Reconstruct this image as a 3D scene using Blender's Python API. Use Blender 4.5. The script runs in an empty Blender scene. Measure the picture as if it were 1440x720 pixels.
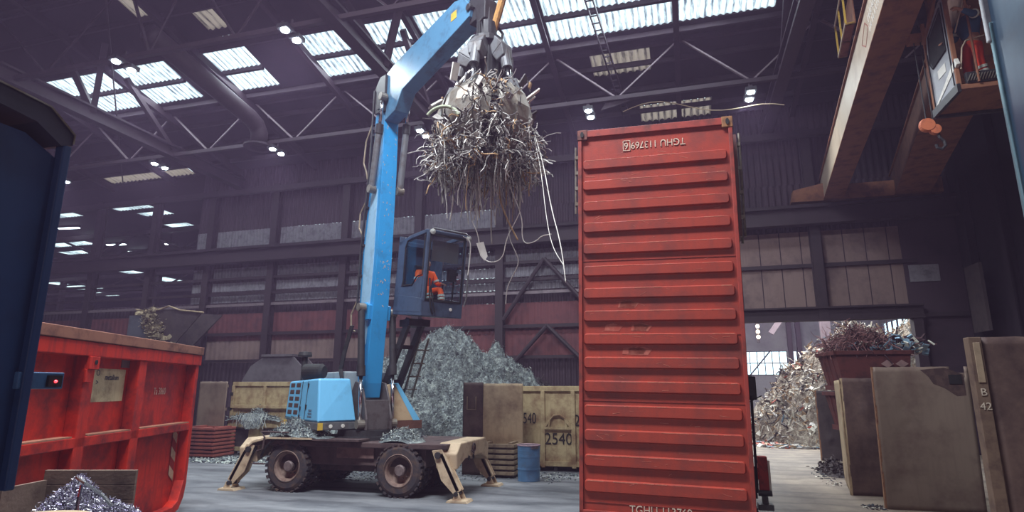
import bpy, math, random
from mathutils import Vector, Matrix, noise
random.seed(7)
SC = bpy.context.scene
COL = SC.collection
PI = math.pi
def R(d): return math.radians(d)

# ------------------------------------------------------------ camera, world, exposure
# world axes: X along the back wall (to the right), Y into the hall, Z up
cam_d = bpy.data.cameras.new('camera'); cam = bpy.data.objects.new('camera', cam_d); COL.objects.link(cam)
cam.location = (0, 0, 2.35)
cam.rotation_euler = (R(90 + 12.4), 0, R(15.9))
cam_d.sensor_width = 36.0; cam_d.lens = 36.0 * 841 / 1440; cam_d.clip_end = 400
SC.camera = cam
SC.view_settings.view_transform = 'Standard'; SC.view_settings.look = 'None'
SC.view_settings.gamma = 1.0; SC.view_settings.use_curve_mapping = False
SC.view_settings.exposure = 0.12
try:
    SC.cycles.use_denoising = True; SC.cycles.volume_bounces = 0; SC.cycles.max_bounces = 7
    SC.cycles.transparent_max_bounces = 12; SC.cycles.sample_clamp_indirect = 4.0
    SC.cycles.diffuse_bounces = 3; SC.cycles.caustics_reflective = False; SC.cycles.caustics_refractive = False
except Exception: pass
w = bpy.data.worlds.new('overcast_sky'); SC.world = w; w.use_nodes = True
bgn = w.node_tree.nodes['Background']; bgn.inputs[0].default_value = (0.78, 0.93, 1.0, 1); bgn.inputs[1].default_value = 2.6

LAMP_SPOT = 800.0        # watts of one twin lamp
LAMP_LENS = 110.0         # brightness of a lens
HAZE = 0.0028
def area(name, loc, rot, sx, sy, energy, col):
    d = bpy.data.lights.new(name, 'AREA'); d.shape = 'RECTANGLE'; d.size = sx; d.size_y = sy
    d.energy = energy; d.color = col
    o = bpy.data.objects.new(name, d); COL.objects.link(o); o.location = loc; o.rotation_euler = rot
    return o
# daylight through the roof glazing out of the frame, and an added pinkish fill behind the camera
area('roof_daylight', (-5.0, 4.6, 16.2), (R(0), 0, 0), 7, 1.6, 4200, (0.86, 0.93, 1.0))
area('front_fill', (-1.0, -11.5, 5.0), (R(90), 0, 0), 16, 8, 560, (1.0, 0.84, 0.92))
area('strip_daylight', (-12.0, 19.0, 15.2), (0, 0, 0), 28, 2.2, 1300, (0.80, 0.92, 1.0))
area('next_hall_daylight', (3.5, 36.0, 9.6), (0, 0, 0), 10, 12, 3600, (0.95, 0.97, 1.0))
area('west_hall_daylight', (-48.0, 50.0, 12.6), (0, 0, 0), 36, 30, 900, (0.82, 0.80, 1.0))

# ------------------------------------------------------------ materials
def lin(c):
    return tuple(((x / 255) / 12.92 if x / 255 <= .04045 else ((x / 255 + .055) / 1.055) ** 2.4) for x in c)
MATS = {}
def mat(name, col, rough=.6, metal=0.0, c2=None, amt=.45, scale=2.0, bump=.0, bscale=30, streak=0.0, spec=.4):
    """painted or worn surface: base colour with patches and vertical streaks of a second colour"""
    if name in MATS: return MATS[name]
    m = bpy.data.materials.new(name); m.use_nodes = True; nt = m.node_tree; N = nt.nodes; L = nt.links
    b = N['Principled BSDF']; b.inputs['Roughness'].default_value = rough; b.inputs['Metallic'].default_value = metal
    b.inputs['Specular IOR Level'].default_value = spec
    base = lin(col) + (1,)
    if c2 is None: c2 = tuple(int(x * .72) for x in col)
    tc = N.new('ShaderNodeTexCoord')
    n1 = N.new('ShaderNodeTexNoise'); n1.inputs['Scale'].default_value = scale; n1.inputs['Detail'].default_value = 7
    n1.inputs['Roughness'].default_value = .68
    L.new(tc.outputs['Object'], n1.inputs['Vector'])
    r1 = N.new('ShaderNodeValToRGB'); r1.color_ramp.elements[0].position = .62 - .32 * amt; r1.color_ramp.elements[1].position = .80 - .28 * amt
    L.new(n1.outputs['Fac'], r1.inputs['Fac'])
    fac = r1.outputs['Color']
    if streak > 0:
        mp = N.new('ShaderNodeMapping'); mp.inputs['Scale'].default_value = (9, 9, .55)
        n2 = N.new('ShaderNodeTexNoise'); n2.inputs['Scale'].default_value = 1.6; n2.inputs['Detail'].default_value = 5
        L.new(tc.outputs['Object'], mp.inputs['Vector']); L.new(mp.outputs[0], n2.inputs['Vector'])
        r2 = N.new('ShaderNodeMapRange'); r2.inputs[1].default_value = .5; r2.inputs[2].default_value = .72; r2.inputs[4].default_value = streak
        L.new(n2.outputs['Fac'], r2.inputs[0])
        mx = N.new('ShaderNodeMath'); mx.operation = 'MAXIMUM'; L.new(fac, mx.inputs[0]); L.new(r2.outputs[0], mx.inputs[1]); fac = mx.outputs[0]
    mul = N.new('ShaderNodeMath'); mul.operation = 'MULTIPLY'; mul.inputs[1].default_value = min(1, .35 + amt); L.new(fac, mul.inputs[0])
    mix = N.new('ShaderNodeMix'); mix.data_type = 'RGBA'; mix.inputs['A'].default_value = base; mix.inputs['B'].default_value = lin(c2) + (1,)
    L.new(mul.outputs[0], mix.inputs['Factor']); L.new(mix.outputs['Result'], b.inputs['Base Color'])
    if bump > 0:
        n3 = N.new('ShaderNodeTexNoise'); n3.inputs['Scale'].default_value = bscale; n3.inputs['Detail'].default_value = 4
        L.new(tc.outputs['Object'], n3.inputs['Vector'])
        bp = N.new('ShaderNodeBump'); bp.inputs['Strength'].default_value = bump; bp.inputs['Distance'].default_value = .03
        L.new(n3.outputs['Fac'], bp.inputs['Height']); L.new(bp.outputs[0], b.inputs['Normal'])
    MATS[name] = m; return m
def glass(name, tint, rough=.05, gl=.12):
    m = bpy.data.materials.new(name); m.use_nodes = True; nt = m.node_tree; N = nt.nodes; L = nt.links
    N.remove(N['Principled BSDF']); out = N['Material Output']
    t = N.new('ShaderNodeBsdfTransparent'); t.inputs[0].default_value = tint + (1,)
    g = N.new('ShaderNodeBsdfGlossy'); g.inputs['Roughness'].default_value = rough
    mx = N.new('ShaderNodeMixShader'); mx.inputs[0].default_value = gl
    L.new(t.outputs[0], mx.inputs[1]); L.new(g.outputs[0], mx.inputs[2]); L.new(mx.outputs[0], out.inputs[0]); return m
def emit(name, col, s):
    m = bpy.data.materials.new(name); m.use_nodes = True; b = m.node_tree.nodes['Principled BSDF']
    b.inputs['Base Color'].default_value = (.8, .8, .8, 1)
    b.inputs['Emission Color'].default_value = lin(col) + (1,); b.inputs['Emission Strength'].default_value = s; return m
def sheet_mat(name, col, dirt_and_shade, amt, scale=(7, .8, 1), pitch=.23):
    """translucent corrugated plastic, wave shading put into the colour, with runs of dirt"""
    m = bpy.data.materials.new(name); m.use_nodes = True; nt = m.node_tree; N = nt.nodes; L = nt.links
    N.remove(N['Principled BSDF']); out = N['Material Output']
    tc = N.new('ShaderNodeTexCoord'); mp = N.new('ShaderNodeMapping'); mp.inputs['Scale'].default_value = scale
    n = N.new('ShaderNodeTexNoise'); n.inputs['Scale'].default_value = 1.7; n.inputs['Detail'].default_value = 8; n.inputs['Roughness'].default_value = .75
    L.new(tc.outputs['Object'], mp.inputs[0]); L.new(mp.outputs[0], n.inputs['Vector'])
    r = N.new('ShaderNodeValToRGB'); r.color_ramp.elements[0].position = .60 - .25 * amt; r.color_ramp.elements[1].position = .68
    r.color_ramp.elements[0].color = lin(col) + (1,); r.color_ramp.elements[1].color = lin(dirt_and_shade) + (1,)
    sx = N.new('ShaderNodeSeparateXYZ'); L.new(tc.outputs['Object'], sx.inputs[0])
    m1 = N.new('ShaderNodeMath'); m1.operation = 'MULTIPLY'; m1.inputs[1].default_value = 2 * PI / pitch; L.new(sx.outputs[0], m1.inputs[0])
    m2 = N.new('ShaderNodeMath'); m2.operation = 'SINE'; L.new(m1.outputs[0], m2.inputs[0])
    m3 = N.new('ShaderNodeMath'); m3.operation = 'MULTIPLY_ADD'; m3.inputs[1].default_value = .11; L.new(m2.outputs[0], m3.inputs[0]); L.new(n.outputs['Fac'], m3.inputs[2])  # darkens along each wave, painting the corrugation's shading into the colour
    L.new(m3.outputs[0], r.inputs[0])
    t = N.new('ShaderNodeBsdfTranslucent'); d = N.new('ShaderNodeBsdfDiffuse'); mx = N.new('ShaderNodeMixShader'); mx.inputs[0].default_value = .25
    L.new(r.outputs[0], t.inputs[0]); L.new(r.outputs[0], d.inputs[0]); L.new(t.outputs[0], mx.inputs[1]); L.new(d.outputs[0], mx.inputs[2])
    L.new(mx.outputs[0], out.inputs[0]); return m

# ------------------------------------------------------------ mesh builder
class MB:
    def __init__(s): s.v = []; s.f = []; s.m = []; s.T = Matrix.Identity(4); s.k = 0
    def add(s, vs, fs):
        o = len(s.v); s.v += [tuple(s.T @ Vector(p)) for p in vs]
        for f in fs: s.f.append([i + o for i in f]); s.m.append(s.k)
        return s
    def box(s, c, d, rot=None):
        x, y, z = d[0] / 2, d[1] / 2, d[2] / 2
        vs = [Vector(p) for p in ((-x, -y, -z), (x, -y, -z), (x, y, -z), (-x, y, -z), (-x, -y, z), (x, -y, z), (x, y, z), (-x, y, z))]
        if rot is not None:
            M = rot if isinstance(rot, Matrix) else (Matrix.Rotation(rot[2], 3, 'Z') @ Matrix.Rotation(rot[1], 3, 'Y') @ Matrix.Rotation(rot[0], 3, 'X'))
            vs = [M @ p for p in vs]
        c = Vector(c)
        return s.add([p + c for p in vs], [(0, 3, 2, 1), (4, 5, 6, 7), (0, 1, 5, 4), (1, 2, 6, 5), (2, 3, 7, 6), (3, 0, 4, 7)])
    def bx(s, x0, x1, y0, y1, z0, z1): return s.box(((x0 + x1) / 2, (y0 + y1) / 2, (z0 + z1) / 2), (abs(x1 - x0), abs(y1 - y0), abs(z1 - z0)))
    def bar(s, a, b, w, h, up=(0, 0, 1)):
        a = Vector(a); b = Vector(b); d = (b - a); L = d.length; d.normalize(); u = Vector(up)
        if abs(d.dot(u)) > .98: u = Vector((1, 0, 0))
        x = d.cross(u).normalized(); z = x.cross(d).normalized()
        return s.box((a + b) / 2, (w, L, h), Matrix((x, d, z)).transposed())
    def tube(s, a, b, r, r2=None, n=12):
        a = Vector(a); b = Vector(b); r2 = r if r2 is None else r2; d = (b - a).normalized()
        x = d.orthogonal().normalized(); y = d.cross(x)
        vs = []; fs = []
        for p, q in ((a, r), (b, r2)):
            for i in range(n):
                t = 2 * PI * i / n; vs.append(p + x * math.cos(t) * q + y * math.sin(t) * q)
        for i in range(n): fs.append((i, (i + 1) % n, n + (i + 1) % n, n + i))
        fs.append(tuple(range(n - 1, -1, -1))); fs.append(tuple(range(n, 2 * n)))
        return s.add(vs, fs)
    def path(s, pts, r, n=5, taper=1.0):
        pts = [Vector(p) for p in pts]; vs = []; fs = []; x = None
        for i, p in enumerate(pts):
            d = (pts[min(i + 1, len(pts) - 1)] - pts[max(i - 1, 0)])
            if d.length < 1e-6: d = Vector((0, 0, 1))
            d.normalize()
            x = d.orthogonal().normalized() if x is None else (x - d * x.dot(d))
            if x.length < 1e-4: x = d.orthogonal()
            x.normalize(); y = d.cross(x); q = r * (1 + (taper - 1) * i / max(1, len(pts) - 1))
            for k in range(n):
                t = 2 * PI * k / n; vs.append(p + x * math.cos(t) * q + y * math.sin(t) * q)
        for i in range(len(pts) - 1):
            for k in range(n): fs.append((i * n + k, i * n + (k + 1) % n, (i + 1) * n + (k + 1) % n, (i + 1) * n + k))
        fs.append(tuple(range(n - 1, -1, -1))); fs.append(tuple(range(len(vs) - n, len(vs))))
        return s.add(vs, fs)
    def prism(s, poly, a, b, axis='y', poly2=None):
        """outline poly extruded from a to b; axis y: poly is (x, z); axis x: (y, z); axis z: (x, y)"""
        def P(p, t): return (p[0], t, p[1]) if axis == 'y' else ((t, p[0], p[1]) if axis == 'x' else (p[0], p[1], t))
        n = len(poly); vs = [P(p, a) for p in poly] + [P(p, b) for p in (poly2 or poly)]
        fs = [tuple(range(n - 1, -1, -1)), tuple(range(n, 2 * n))] + [(i, (i + 1) % n, n + (i + 1) % n, n + i) for i in range(n)]
        return s.add(vs, fs)
    def lathe(s, prof, n=24, M=None):
        """profile of (r, h) turned about local Z, placed by M"""
        M = M or Matrix.Identity(4); vs = []; fs = []
        for r, h in prof:
            for i in range(n):
                t = 2 * PI * i / n; vs.append(M @ Vector((r * math.cos(t), r * math.sin(t), h)))
        for j in range(len(prof) - 1):
            for i in range(n): fs.append((j * n + i, j * n + (i + 1) % n, (j + 1) * n + (i + 1) % n, (j + 1) * n + i))
        return s.add(vs, fs)
    def hexa(s, p8): return s.add(p8, [(0, 3, 2, 1), (4, 5, 6, 7), (0, 1, 5, 4), (1, 2, 6, 5), (2, 3, 7, 6), (3, 0, 4, 7)])
    def build(s, name, mats, parent=None, bevel=0, smooth=False, loc=None, rot=None):
        me = bpy.data.meshes.new(name); me.from_pydata(s.v, [], s.f); me.update()
        if not isinstance(mats, (list, tuple)): mats = [mats]
        for m in mats: me.materials.append(m)
        if len(mats) > 1: me.polygons.foreach_set('material_index', s.m)
        if smooth: me.polygons.foreach_set('use_smooth', [True] * len(me.polygons))
        o = bpy.data.objects.new(name, me); COL.objects.link(o)
        if bevel:
            md = o.modifiers.new('bevel', 'BEVEL'); md.width = bevel; md.segments = 2; md.limit_method = 'ANGLE'; md.angle_limit = R(35)
        if loc: o.location = loc
        if rot: o.rotation_euler = rot
        if parent: o.parent = parent
        return o
def empty(name, label, cat, loc=(0, 0, 0), rotz=0, group=None, rot=None):
    o = bpy.data.objects.new(name, None); COL.objects.link(o); o.location = loc; o.rotation_euler = rot or (0, 0, rotz)
    o.empty_display_size = .2; o['label'] = label; o['category'] = cat
    if group: o['group'] = group
    return o
def tag(o, label, cat, group=None, kind=None):
    o['label'] = label; o['category'] = cat
    if group: o['group'] = group
    if kind: o['kind'] = kind
    return o
def st(o): o['kind'] = 'structure'; return o
def text(name, s, size, m, parent, loc, rot, extr=.002, align='CENTER', sx=1.0):
    c = bpy.data.curves.new(name, 'FONT'); c.body = s; c.size = size; c.extrude = extr; c.align_x = align; c.align_y = 'CENTER'
    tmp = bpy.data.objects.new(name, c); COL.objects.link(tmp)
    me = bpy.data.meshes.new_from_object(tmp.evaluated_get(bpy.context.evaluated_depsgraph_get())); bpy.data.objects.remove(tmp); bpy.data.curves.remove(c)
    me.materials.clear(); me.materials.append(m); o = bpy.data.objects.new(name, me); COL.objects.link(o)
    o.location = loc; o.rotation_euler = rot; o.scale = (sx, 1, 1); o.parent = parent; return o

RED = mat('container_red', (166, 62, 47), .46, 0, (112, 58, 54), .5, 1.1, .06, 40, .35)
REDEDGE = mat('container_frame_red', (160, 62, 52), .5, 0, (90, 50, 45), .5, 3)
SKIPRED = mat('skip_red', (204, 46, 26), .55, 0, (104, 30, 32), .55, 1.6, .05, 30, .6)
SKIPRIM = mat('skip_rim_brown', (150, 100, 82), .7, 0, (90, 55, 50), .5, 3)
BLUE = mat('boom_blue', (40, 142, 202), .38, 0, (52, 92, 130), .25, 2.2, .02, 30, .12, .5)
LBLUE = mat('hood_blue', (112, 184, 226), .4, 0, (86, 132, 168), .22, 1.5, 0, 30, .15, .5)
STICKB = mat('stick_blue', (86, 134, 168), .34, 0, (60, 70, 90), .38, 2.5, .03, 30, 0, .6)
DARKBLUE = mat('truck_dark_blue', (24, 52, 92), .5, 0, (20, 36, 66), .3, 1.5)
GREYBLUE = mat('truck_grey_blue', (50, 70, 90), .3, .3, (40, 52, 70), .45, 1.6, .08, 3, .3, .6)
GREY = mat('machine_grey', (100, 100, 104), .5, .1, (76, 66, 62), .5, 4)
DGREY = mat('dark_grey', (54, 52, 56), .5, .1, (40, 34, 36), .5, 5)
CABG = mat('cab_blue_grey', (72, 84, 106), .4, .1, (44, 48, 58), .4, 2)
BLACK = mat('black_rubber', (26, 24, 28), .7, 0, (46, 40, 40), .4, 6)
TYRE = mat('tyre_rubber', (56, 50, 56), .85, 0, (96, 74, 62), .5, 5, .15, 60)
RIM = mat('dusty_rim', (132, 108, 98), .7, 0, (96, 68, 60), .5, 7)
BEIGE = mat('dusty_beige', (196, 172, 144), .7, 0, (132, 104, 86), .42, 3, .08, 40)
CHAS = mat('chassis_dark', (84, 66, 66), .75, .1, (54, 40, 44), .5, 3, .08, 40)
CHROME = mat('cylinder_rod', (206, 206, 210), .16, 1.0, (150, 130, 120), .2, 8)
STEEL = mat('worn_steel', (136, 130, 122), .42, .4, (98, 78, 64), .5, 4, .06, 30)
YELLOW = mat('yellow_paint', (206, 168, 66), .6, 0, (140, 110, 60), .4, 5)
WHITE = mat('white_paint', (222, 216, 208), .6, 0, (170, 160, 150), .3, 6)
PLATE = mat('bare_plate', (134, 116, 104), .62, .25, (100, 78, 72), .5, .9, .12, 5, .3)
PLATE2 = mat('brown_plate', (106, 84, 78), .65, .25, (66, 48, 50), .6, 1.1, .12, 6, .3)
PLATED = mat('dark_plate', (78, 66, 68), .7, .2, (54, 44, 50), .5, 2, .1, 10, .3)
TAN = mat('tan_plate', (180, 156, 126), .7, 0, (122, 98, 82), .5, 1.4, .08, 10, .4)
SKIPY = mat('old_yellow_skip', (186, 166, 128), .7, 0, (124, 90, 66), .55, 1.8, .08, 20, .5)
RUST = mat('rusty_edge', (150, 108, 82), .8, .1, (96, 56, 42), .5, 5)
RUSTRED = mat('rust_red_skip', (98, 50, 48), .8, .05, (66, 36, 38), .5, 3)
WOOD = mat('grey_wood', (132, 110, 98), .85, 0, (98, 78, 72), .5, 3, .1, 30)
ORANGE = mat('hi_vis_orange', (255, 92, 22), .7, 0, (215, 66, 20), .3, 10)
ORED = mat('red_orange_cloth', (214, 62, 36), .8, 0, (150, 40, 36), .35, 6)
REFL = mat('reflective_grey', (188, 190, 180), .5, 0, (150, 150, 145), .3, 20)
SKIN = mat('skin', (168, 118, 96), .55, 0, (150, 98, 80), .2, 20)
HAIR = mat('dark_hair', (36, 28, 26), .8)
CLOTHB = mat('blue_shirt', (44, 84, 116), .85, 0, (34, 60, 90), .3, 8)
BOOT = mat('boot_black', (28, 26, 28), .6)
STRUT = mat('roof_steel', (54, 40, 48), .65, .1, (44, 32, 40), .4, 2)
STRUTL = mat('light_brace_steel', (128, 112, 118), .6, .1, (96, 84, 90), .4, 3)
GIRD = mat('girder_buff', (190, 170, 150), .55, 0, (158, 132, 112), .4, 1.0, 0, 30, .3)
GIRDU = mat('girder_underside_brown', (146, 96, 70), .75, 0, (92, 60, 56), .5, 2.0)

# ------------------------------------------------------------ setting
def noise_floor():
    m = bpy.data.materials.new('yard_floor'); m.use_nodes = True; nt = m.node_tree; N = nt.nodes; L = nt.links; b = N['Principled BSDF']
    tc = N.new('ShaderNodeTexCoord')
    def nz(scale, det, sc=(1, 1, 1)):
        mp = N.new('ShaderNodeMapping'); mp.inputs['Scale'].default_value = sc; L.new(tc.outputs['Object'], mp.inputs[0])
        n = N.new('ShaderNodeTexNoise'); n.inputs['Scale'].default_value = scale; n.inputs['Detail'].default_value = det; n.inputs['Roughness'].default_value = .7
        L.new(mp.outputs[0], n.inputs['Vector']); return n.outputs['Fac']
    r = N.new('ShaderNodeValToRGB'); e = r.color_ramp.elements
    e[0].position = .36; e[0].color = lin((74, 76, 84)) + (1,); e[1].position = .66; e[1].color = lin((138, 138, 142)) + (1,)
    L.new(nz(.5, 9, (.55, 1.6, 1)), r.inputs[0])
    # right-hand strip beyond the container is pale dusty concrete
    sx = N.new('ShaderNodeSeparateXYZ'); L.new(tc.outputs['Object'], sx.inputs[0])
    mr = N.new('ShaderNodeMapRange'); mr.inputs[1].default_value = .6; mr.inputs[2].default_value = 2.4; L.new(sx.outputs[0], mr.inputs[0])
    r2 = N.new('ShaderNodeValToRGB'); e = r2.color_ramp.elements
    e[0].position = .35; e[0].color = lin((112, 98, 92)) + (1,); e[1].position = .62; e[1].color = lin((166, 148, 132)) + (1,)
    L.new(nz(.7, 8, (1, .7, 1)), r2.inputs[0])
    mx = N.new('ShaderNodeMix'); mx.data_type = 'RGBA'; L.new(mr.outputs[0], mx.inputs['Factor']); L.new(r.outputs[0], mx.inputs['A']); L.new(r2.outputs[0], mx.inputs['B'])
    # tyre tracks
    wv = N.new('ShaderNodeTexWave'); wv.inputs['Scale'].default_value = .35; wv.inputs['Distortion'].default_value = 9; wv.inputs['Detail'].default_value = 4; wv.bands_direction = 'Y'
    L.new(tc.outputs['Object'], wv.inputs['Vector'])
    r3 = N.new('ShaderNodeValToRGB'); e = r3.color_ramp.elements; e[0].position = .0; e[0].color = (.62, .62, .64, 1); e[1].position = .35; e[1].color = (1, 1, 1, 1)
    L.new(wv.outputs['Fac'], r3.inputs[0])
    mm = N.new('ShaderNodeMix'); mm.data_type = 'RGBA'; mm.blend_type = 'MULTIPLY'; mm.inputs['Factor'].default_value = .8
    L.new(mx.outputs['Result'], mm.inputs['A']); L.new(r3.outputs[0], mm.inputs['B']); L.new(mm.outputs['Result'], b.inputs['Base Color'])
    b.inputs['Roughness'].default_value = .62
    bp = N.new('ShaderNodeBump'); bp.inputs['Strength'].default_value = .35; bp.inputs['Distance'].default_value = .03
    L.new(nz(9, 8), bp.inputs['Height']); L.new(bp.outputs[0], b.inputs['Normal'])
    return m
st(MB().bx(-80, 24, -14, 90, -.3, 0).build('floor', noise_floor()))

def corr_mat(name, c1, c2, scale=2.0, metal=0, rough=.75):
    return mat(name, c1, rough, metal, c2, .5, scale, .08, 12, .35)
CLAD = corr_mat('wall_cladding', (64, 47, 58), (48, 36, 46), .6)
CLADR = corr_mat('wall_cladding_maroon', (112, 62, 66), (74, 46, 54), .8)
CLADB = corr_mat('wall_cladding_brown', (132, 108, 104), (96, 76, 78), .8)
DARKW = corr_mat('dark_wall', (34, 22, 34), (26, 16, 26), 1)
FROST = corr_mat('dull_wall_glazing', (132, 126, 134), (94, 86, 96), 3)
ROOF = corr_mat('roof_sheet', (44, 30, 38), (34, 22, 30), .4)
SKY_ON = sheet_mat('skylight_sheet', (232, 238, 240), (84, 92, 104), .55)
SKY_OLD = sheet_mat('browned_skylight_sheet', (128, 112, 100), (34, 30, 30), .5, pitch=.28)

def corrugate(mb, x0, x1, y0, y1, zf, pitch=.16, amp=.025):
    """sheet with waves running along y; zf(y) gives its height"""
    n = max(2, int((x1 - x0) / pitch * 4)); vs = []; fs = []
    for j, y in enumerate((y0, y1)):
        for i in range(n + 1):
            x = x0 + (x1 - x0) * i / n; vs.append((x, y, zf(y) + amp * math.sin(2 * PI * (x - x0) / pitch)))
    for i in range(n): fs.append((i, i + 1, n + 2 + i, n + 1 + i))
    mb.add(vs, fs)
def wall_sheet(mb, x0, x1, z0, z1, y, pitch=.25, amp=.03):
    n = max(2, int((x1 - x0) / pitch * 4)); vs = []; fs = []
    for z in (z0, z1):
        for i in range(n + 1):
            q = (i % 4); vs.append((x0 + (x1 - x0) * i / n, y + (amp if q in (0, 1) else -amp), z))
    for i in range(n): fs.append((i, i + 1, n + 2 + i, n + 1 + i))
    mb.add(vs, fs)
ZR = lambda y: 19.3 - .2 * y if y > 8 else 17.7 - .2 * (8 - y)
# main hall roof, left open where the skylights are
SKYX = [(-27.6, -20.3), (-18.95, -16.27), (-13.95, -9.1), (-8.95, -4.4), (-4.2, .3), (.5, 3.75)]
rf = MB()
def roofslab(x0, x1, y0, y1):
    a, b = ZR(y0), ZR(y1); rf.hexa([(x0, y0, a), (x1, y0, a), (x1, y1, b), (x0, y1, b), (x0, y0, a + .12), (x1, y0, a + .12), (x1, y1, b + .12), (x0, y1, b + .12)])
roofslab(-80, 16, -14, 8); roofslab(-80, 16, 8, 14.6)
OLD = [(-19.4, -18.7, 14.7, 15.7), (-17.1, -16.15, 15.75, 16.85), (-16.95, -15.9, 17.2, 17.5), (-2.9, -.6, 21.1, 22.5), (-1.25, 1.75, 24.7, 25.9), (-32.0, -25.9, 25.1, 25.9)]
rows = sorted(set([14.6, 17.85, 20.25, 26.2] + [y for o in OLD for y in o[2:]]))
for a, b in zip(rows[:-1], rows[1:]):
    mid = (a + b) / 2
    holes = sorted([(o[0], o[1]) for o in OLD if o[2] < mid < o[3]] + ([(-27.6, 3.75)] if 17.85 < mid < 20.25 and False else []) + (SKYX if 17.85 < mid < 20.25 else []))
    x = -80
    for h0, h1 in holes: 
        if h0 > x: roofslab(x, h0, a, b)
        x = max(x, h1)
    roofslab(x, 16, a, b)
st(rf.build('ceiling', ROOF))
wn = 1
for (x0, x1) in SKYX:
    for (y0, y1) in ((17.85, 19.0), (19.12, 20.25)):
        # sheets 1.1 m wide, each with its own run of waves
        mb = MB(); corrugate(mb, x0, x1, y0, y1, lambda y: ZR(y) + .06, .23, .035); st(mb.build('window_%d' % wn, SKY_ON, smooth=True)); wn += 1
    st(MB().bar((x0, 19.06, ZR(19.06)), (x1, 19.06, ZR(19.06)), .14, .2).build('roof_purlin', STRUT))
for (x0, x1, y0, y1) in OLD:
    mb = MB(); corrugate(mb, x0, x1, y0, y1, lambda y: ZR(y) + .03, .28, .05); st(mb.build('window_%d' % wn, SKY_OLD, smooth=True)); wn += 1
# purlins along the roof and the sloping rafters
for y in (10.5, 12.2, 14.4, 15.7, 17.6, 20.45, 21.9, 23.4, 24.9):
    st(MB().bar((-40, y, ZR(y) - .12), (12, y, ZR(y) - .12), .1, .2).build('roof_purlin', STRUT))
for x in (-31.9, -27.4, -22.8, -18.2, -13.75, -9.02, -4.3, .4, 5.0):
    mb = MB()
    mb.bar((x, 9, ZR(9) - .3), (x, 26, ZR(26) - .3), .07, .34); mb.bar((x, 9, ZR(9) - .47), (x, 26, ZR(26) - .47), .2, .04)
    st(mb.build('roof_rafter', STRUT))
# lattice trusses across the hall
def truss(y, zb, zt, nodes, x0, x1, mat_d=STRUTL):
    mb = MB(); mb.bar((x0, y, zb), (x1, y, zb), .16, .16); mb.bar((x0, y, zt), (x1, y, zt), .18, .22); st(mb.build('roof_truss_chord', STRUT))
    for a, b in zip(nodes[:-1], nodes[1:]):
        m_ = (a + b) / 2
        st(MB().bar((a, y, zt), (m_, y, zb), .11, .06).build('roof_truss_brace', mat_d))
        st(MB().bar((m_, y, zb), (b, y, zt), .055, .05).build('roof_truss_brace', mat_d))
truss(21, 12.98, 15.05, [-32, -27.4, -22.8, -18.2, -13.65, -8.95, -4.25, .5, 5.2, 9.9], -38, 10.3)
truss(14, 13.2, 16.2, [-31.5, -24.4, -17.9, -15.2, -11.0, -4.4, 2, 8.5], -38, 10.3, STRUT)
st(MB().bar((-38, 25.5, 12.6), (10.3, 25.5, 12.6), .2, .3).build('roof_truss_chord', STRUT))
# heavy frames running into the hall, with splayed struts up to the roof
for x in (-22.6, -9.45, 3.9):
    mb = MB(); mb.bar((x, 4, 13.05), (x, 25.8, 12.9), .42, .12); mb.bar((x, 4, 13.3), (x, 25.8, 13.15), .06, .5); mb.bar((x, 4, 13.55), (x, 25.8, 13.4), .42, .08)
    st(mb.build('roof_frame_beam', STRUT))
    for dx, y2 in ((-1.4, 16.6), (1.0, 16.3)):
        st(MB().bar((x, 17.0, 13.3), (x + dx, y2, ZR(y2) - .2), .22, .22).build('roof_frame_strut', STRUT))
    st(MB().bar((x, 21.0, 13.3), (x, 18.2, ZR(18.2) - .2), .2, .2).build('roof_frame_strut', STRUT))
mb = MB(); mb.bar((-14.0, 9.5, 15.6), (-30, 24.9, 13.7), .05, .05); st(mb.build('roof_tie_rod', STRUT))

# back wall: runway beam, columns, rails, cladding bands
YB = 26.0
WC = [-37.9, -32.2, -28.1, -24.2, -20.2, -16.0, -12.0, -7.9, -3.9, .1, 5.3]
for x in WC:
    mb = MB(); mb.bx(x - .18, x + .18, YB - .45, YB - .38, 0 if x < 1 else 4.9, 12.9); mb.bx(x - .18, x + .18, YB - .12, YB - .05, 0 if x < 1 else 4.9, 12.9); mb.bx(x - .04, x + .04, YB - .4, YB - .1, 0 if x < 1 else 4.9, 12.9)
    st(mb.build('wall_column', STRUT))
mb = MB(); mb.bx(-38, 10.2, 25.3, 25.36, 8.75, 9.35); mb.bx(-38, 10.2, 25.12, 25.54, 9.35, 9.43); mb.bx(-38, 10.2, 25.12, 25.54, 8.67, 8.75); mb.bx(-38, 10.2, 25.25, 25.4, 9.43, 9.52)
st(mb.build('crane_runway_beam', STRUT))
st(MB().bx(-38, 10.2, 25.8, 25.9, 4.95, 5.1).build('wall_rail', STRUT))
for z in (6.45, 7.05, 7.85, 3.6):
    st(MB().bx(-38, .9, 25.72, 25.8, z, z + .13).build('wall_rail', STRUTL if z in (6.45,) else STRUT))
X0 = -25.4                                   # left of this the upper wall is open to the next hall
mb = MB()
mb.k = 0; wall_sheet(mb, X0, 10.3, 10.6, 14.2, YB); wall_sheet(mb, X0, 10.3, 8.55, 9.7, YB); wall_sheet(mb, X0, .9, 7.75, 7.95, YB)
wall_sheet(mb, -38, .9, 6.1, 6.7, YB); wall_sheet(mb, -38, .9, 0, 3.6, YB); wall_sheet(mb, X0, .9, 7.05, 7.3, YB)
mb.k = 1; wall_sheet(mb, -38, .9, 4.7, 6.1, YB, .3, .01)
mb.k = 2; wall_sheet(mb, -38, -12, 3.6, 4.7, YB, .3, .01)
mb.k = 1; wall_sheet(mb, -12, .9, 3.6, 4.7, YB, .3, .01)
mb.k = 2
for i in range(10):
    a = .9 + i * .78; mb.bx(a + .02, a + .76, YB - .02, YB + .06, 5.35, 8.55)
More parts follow.
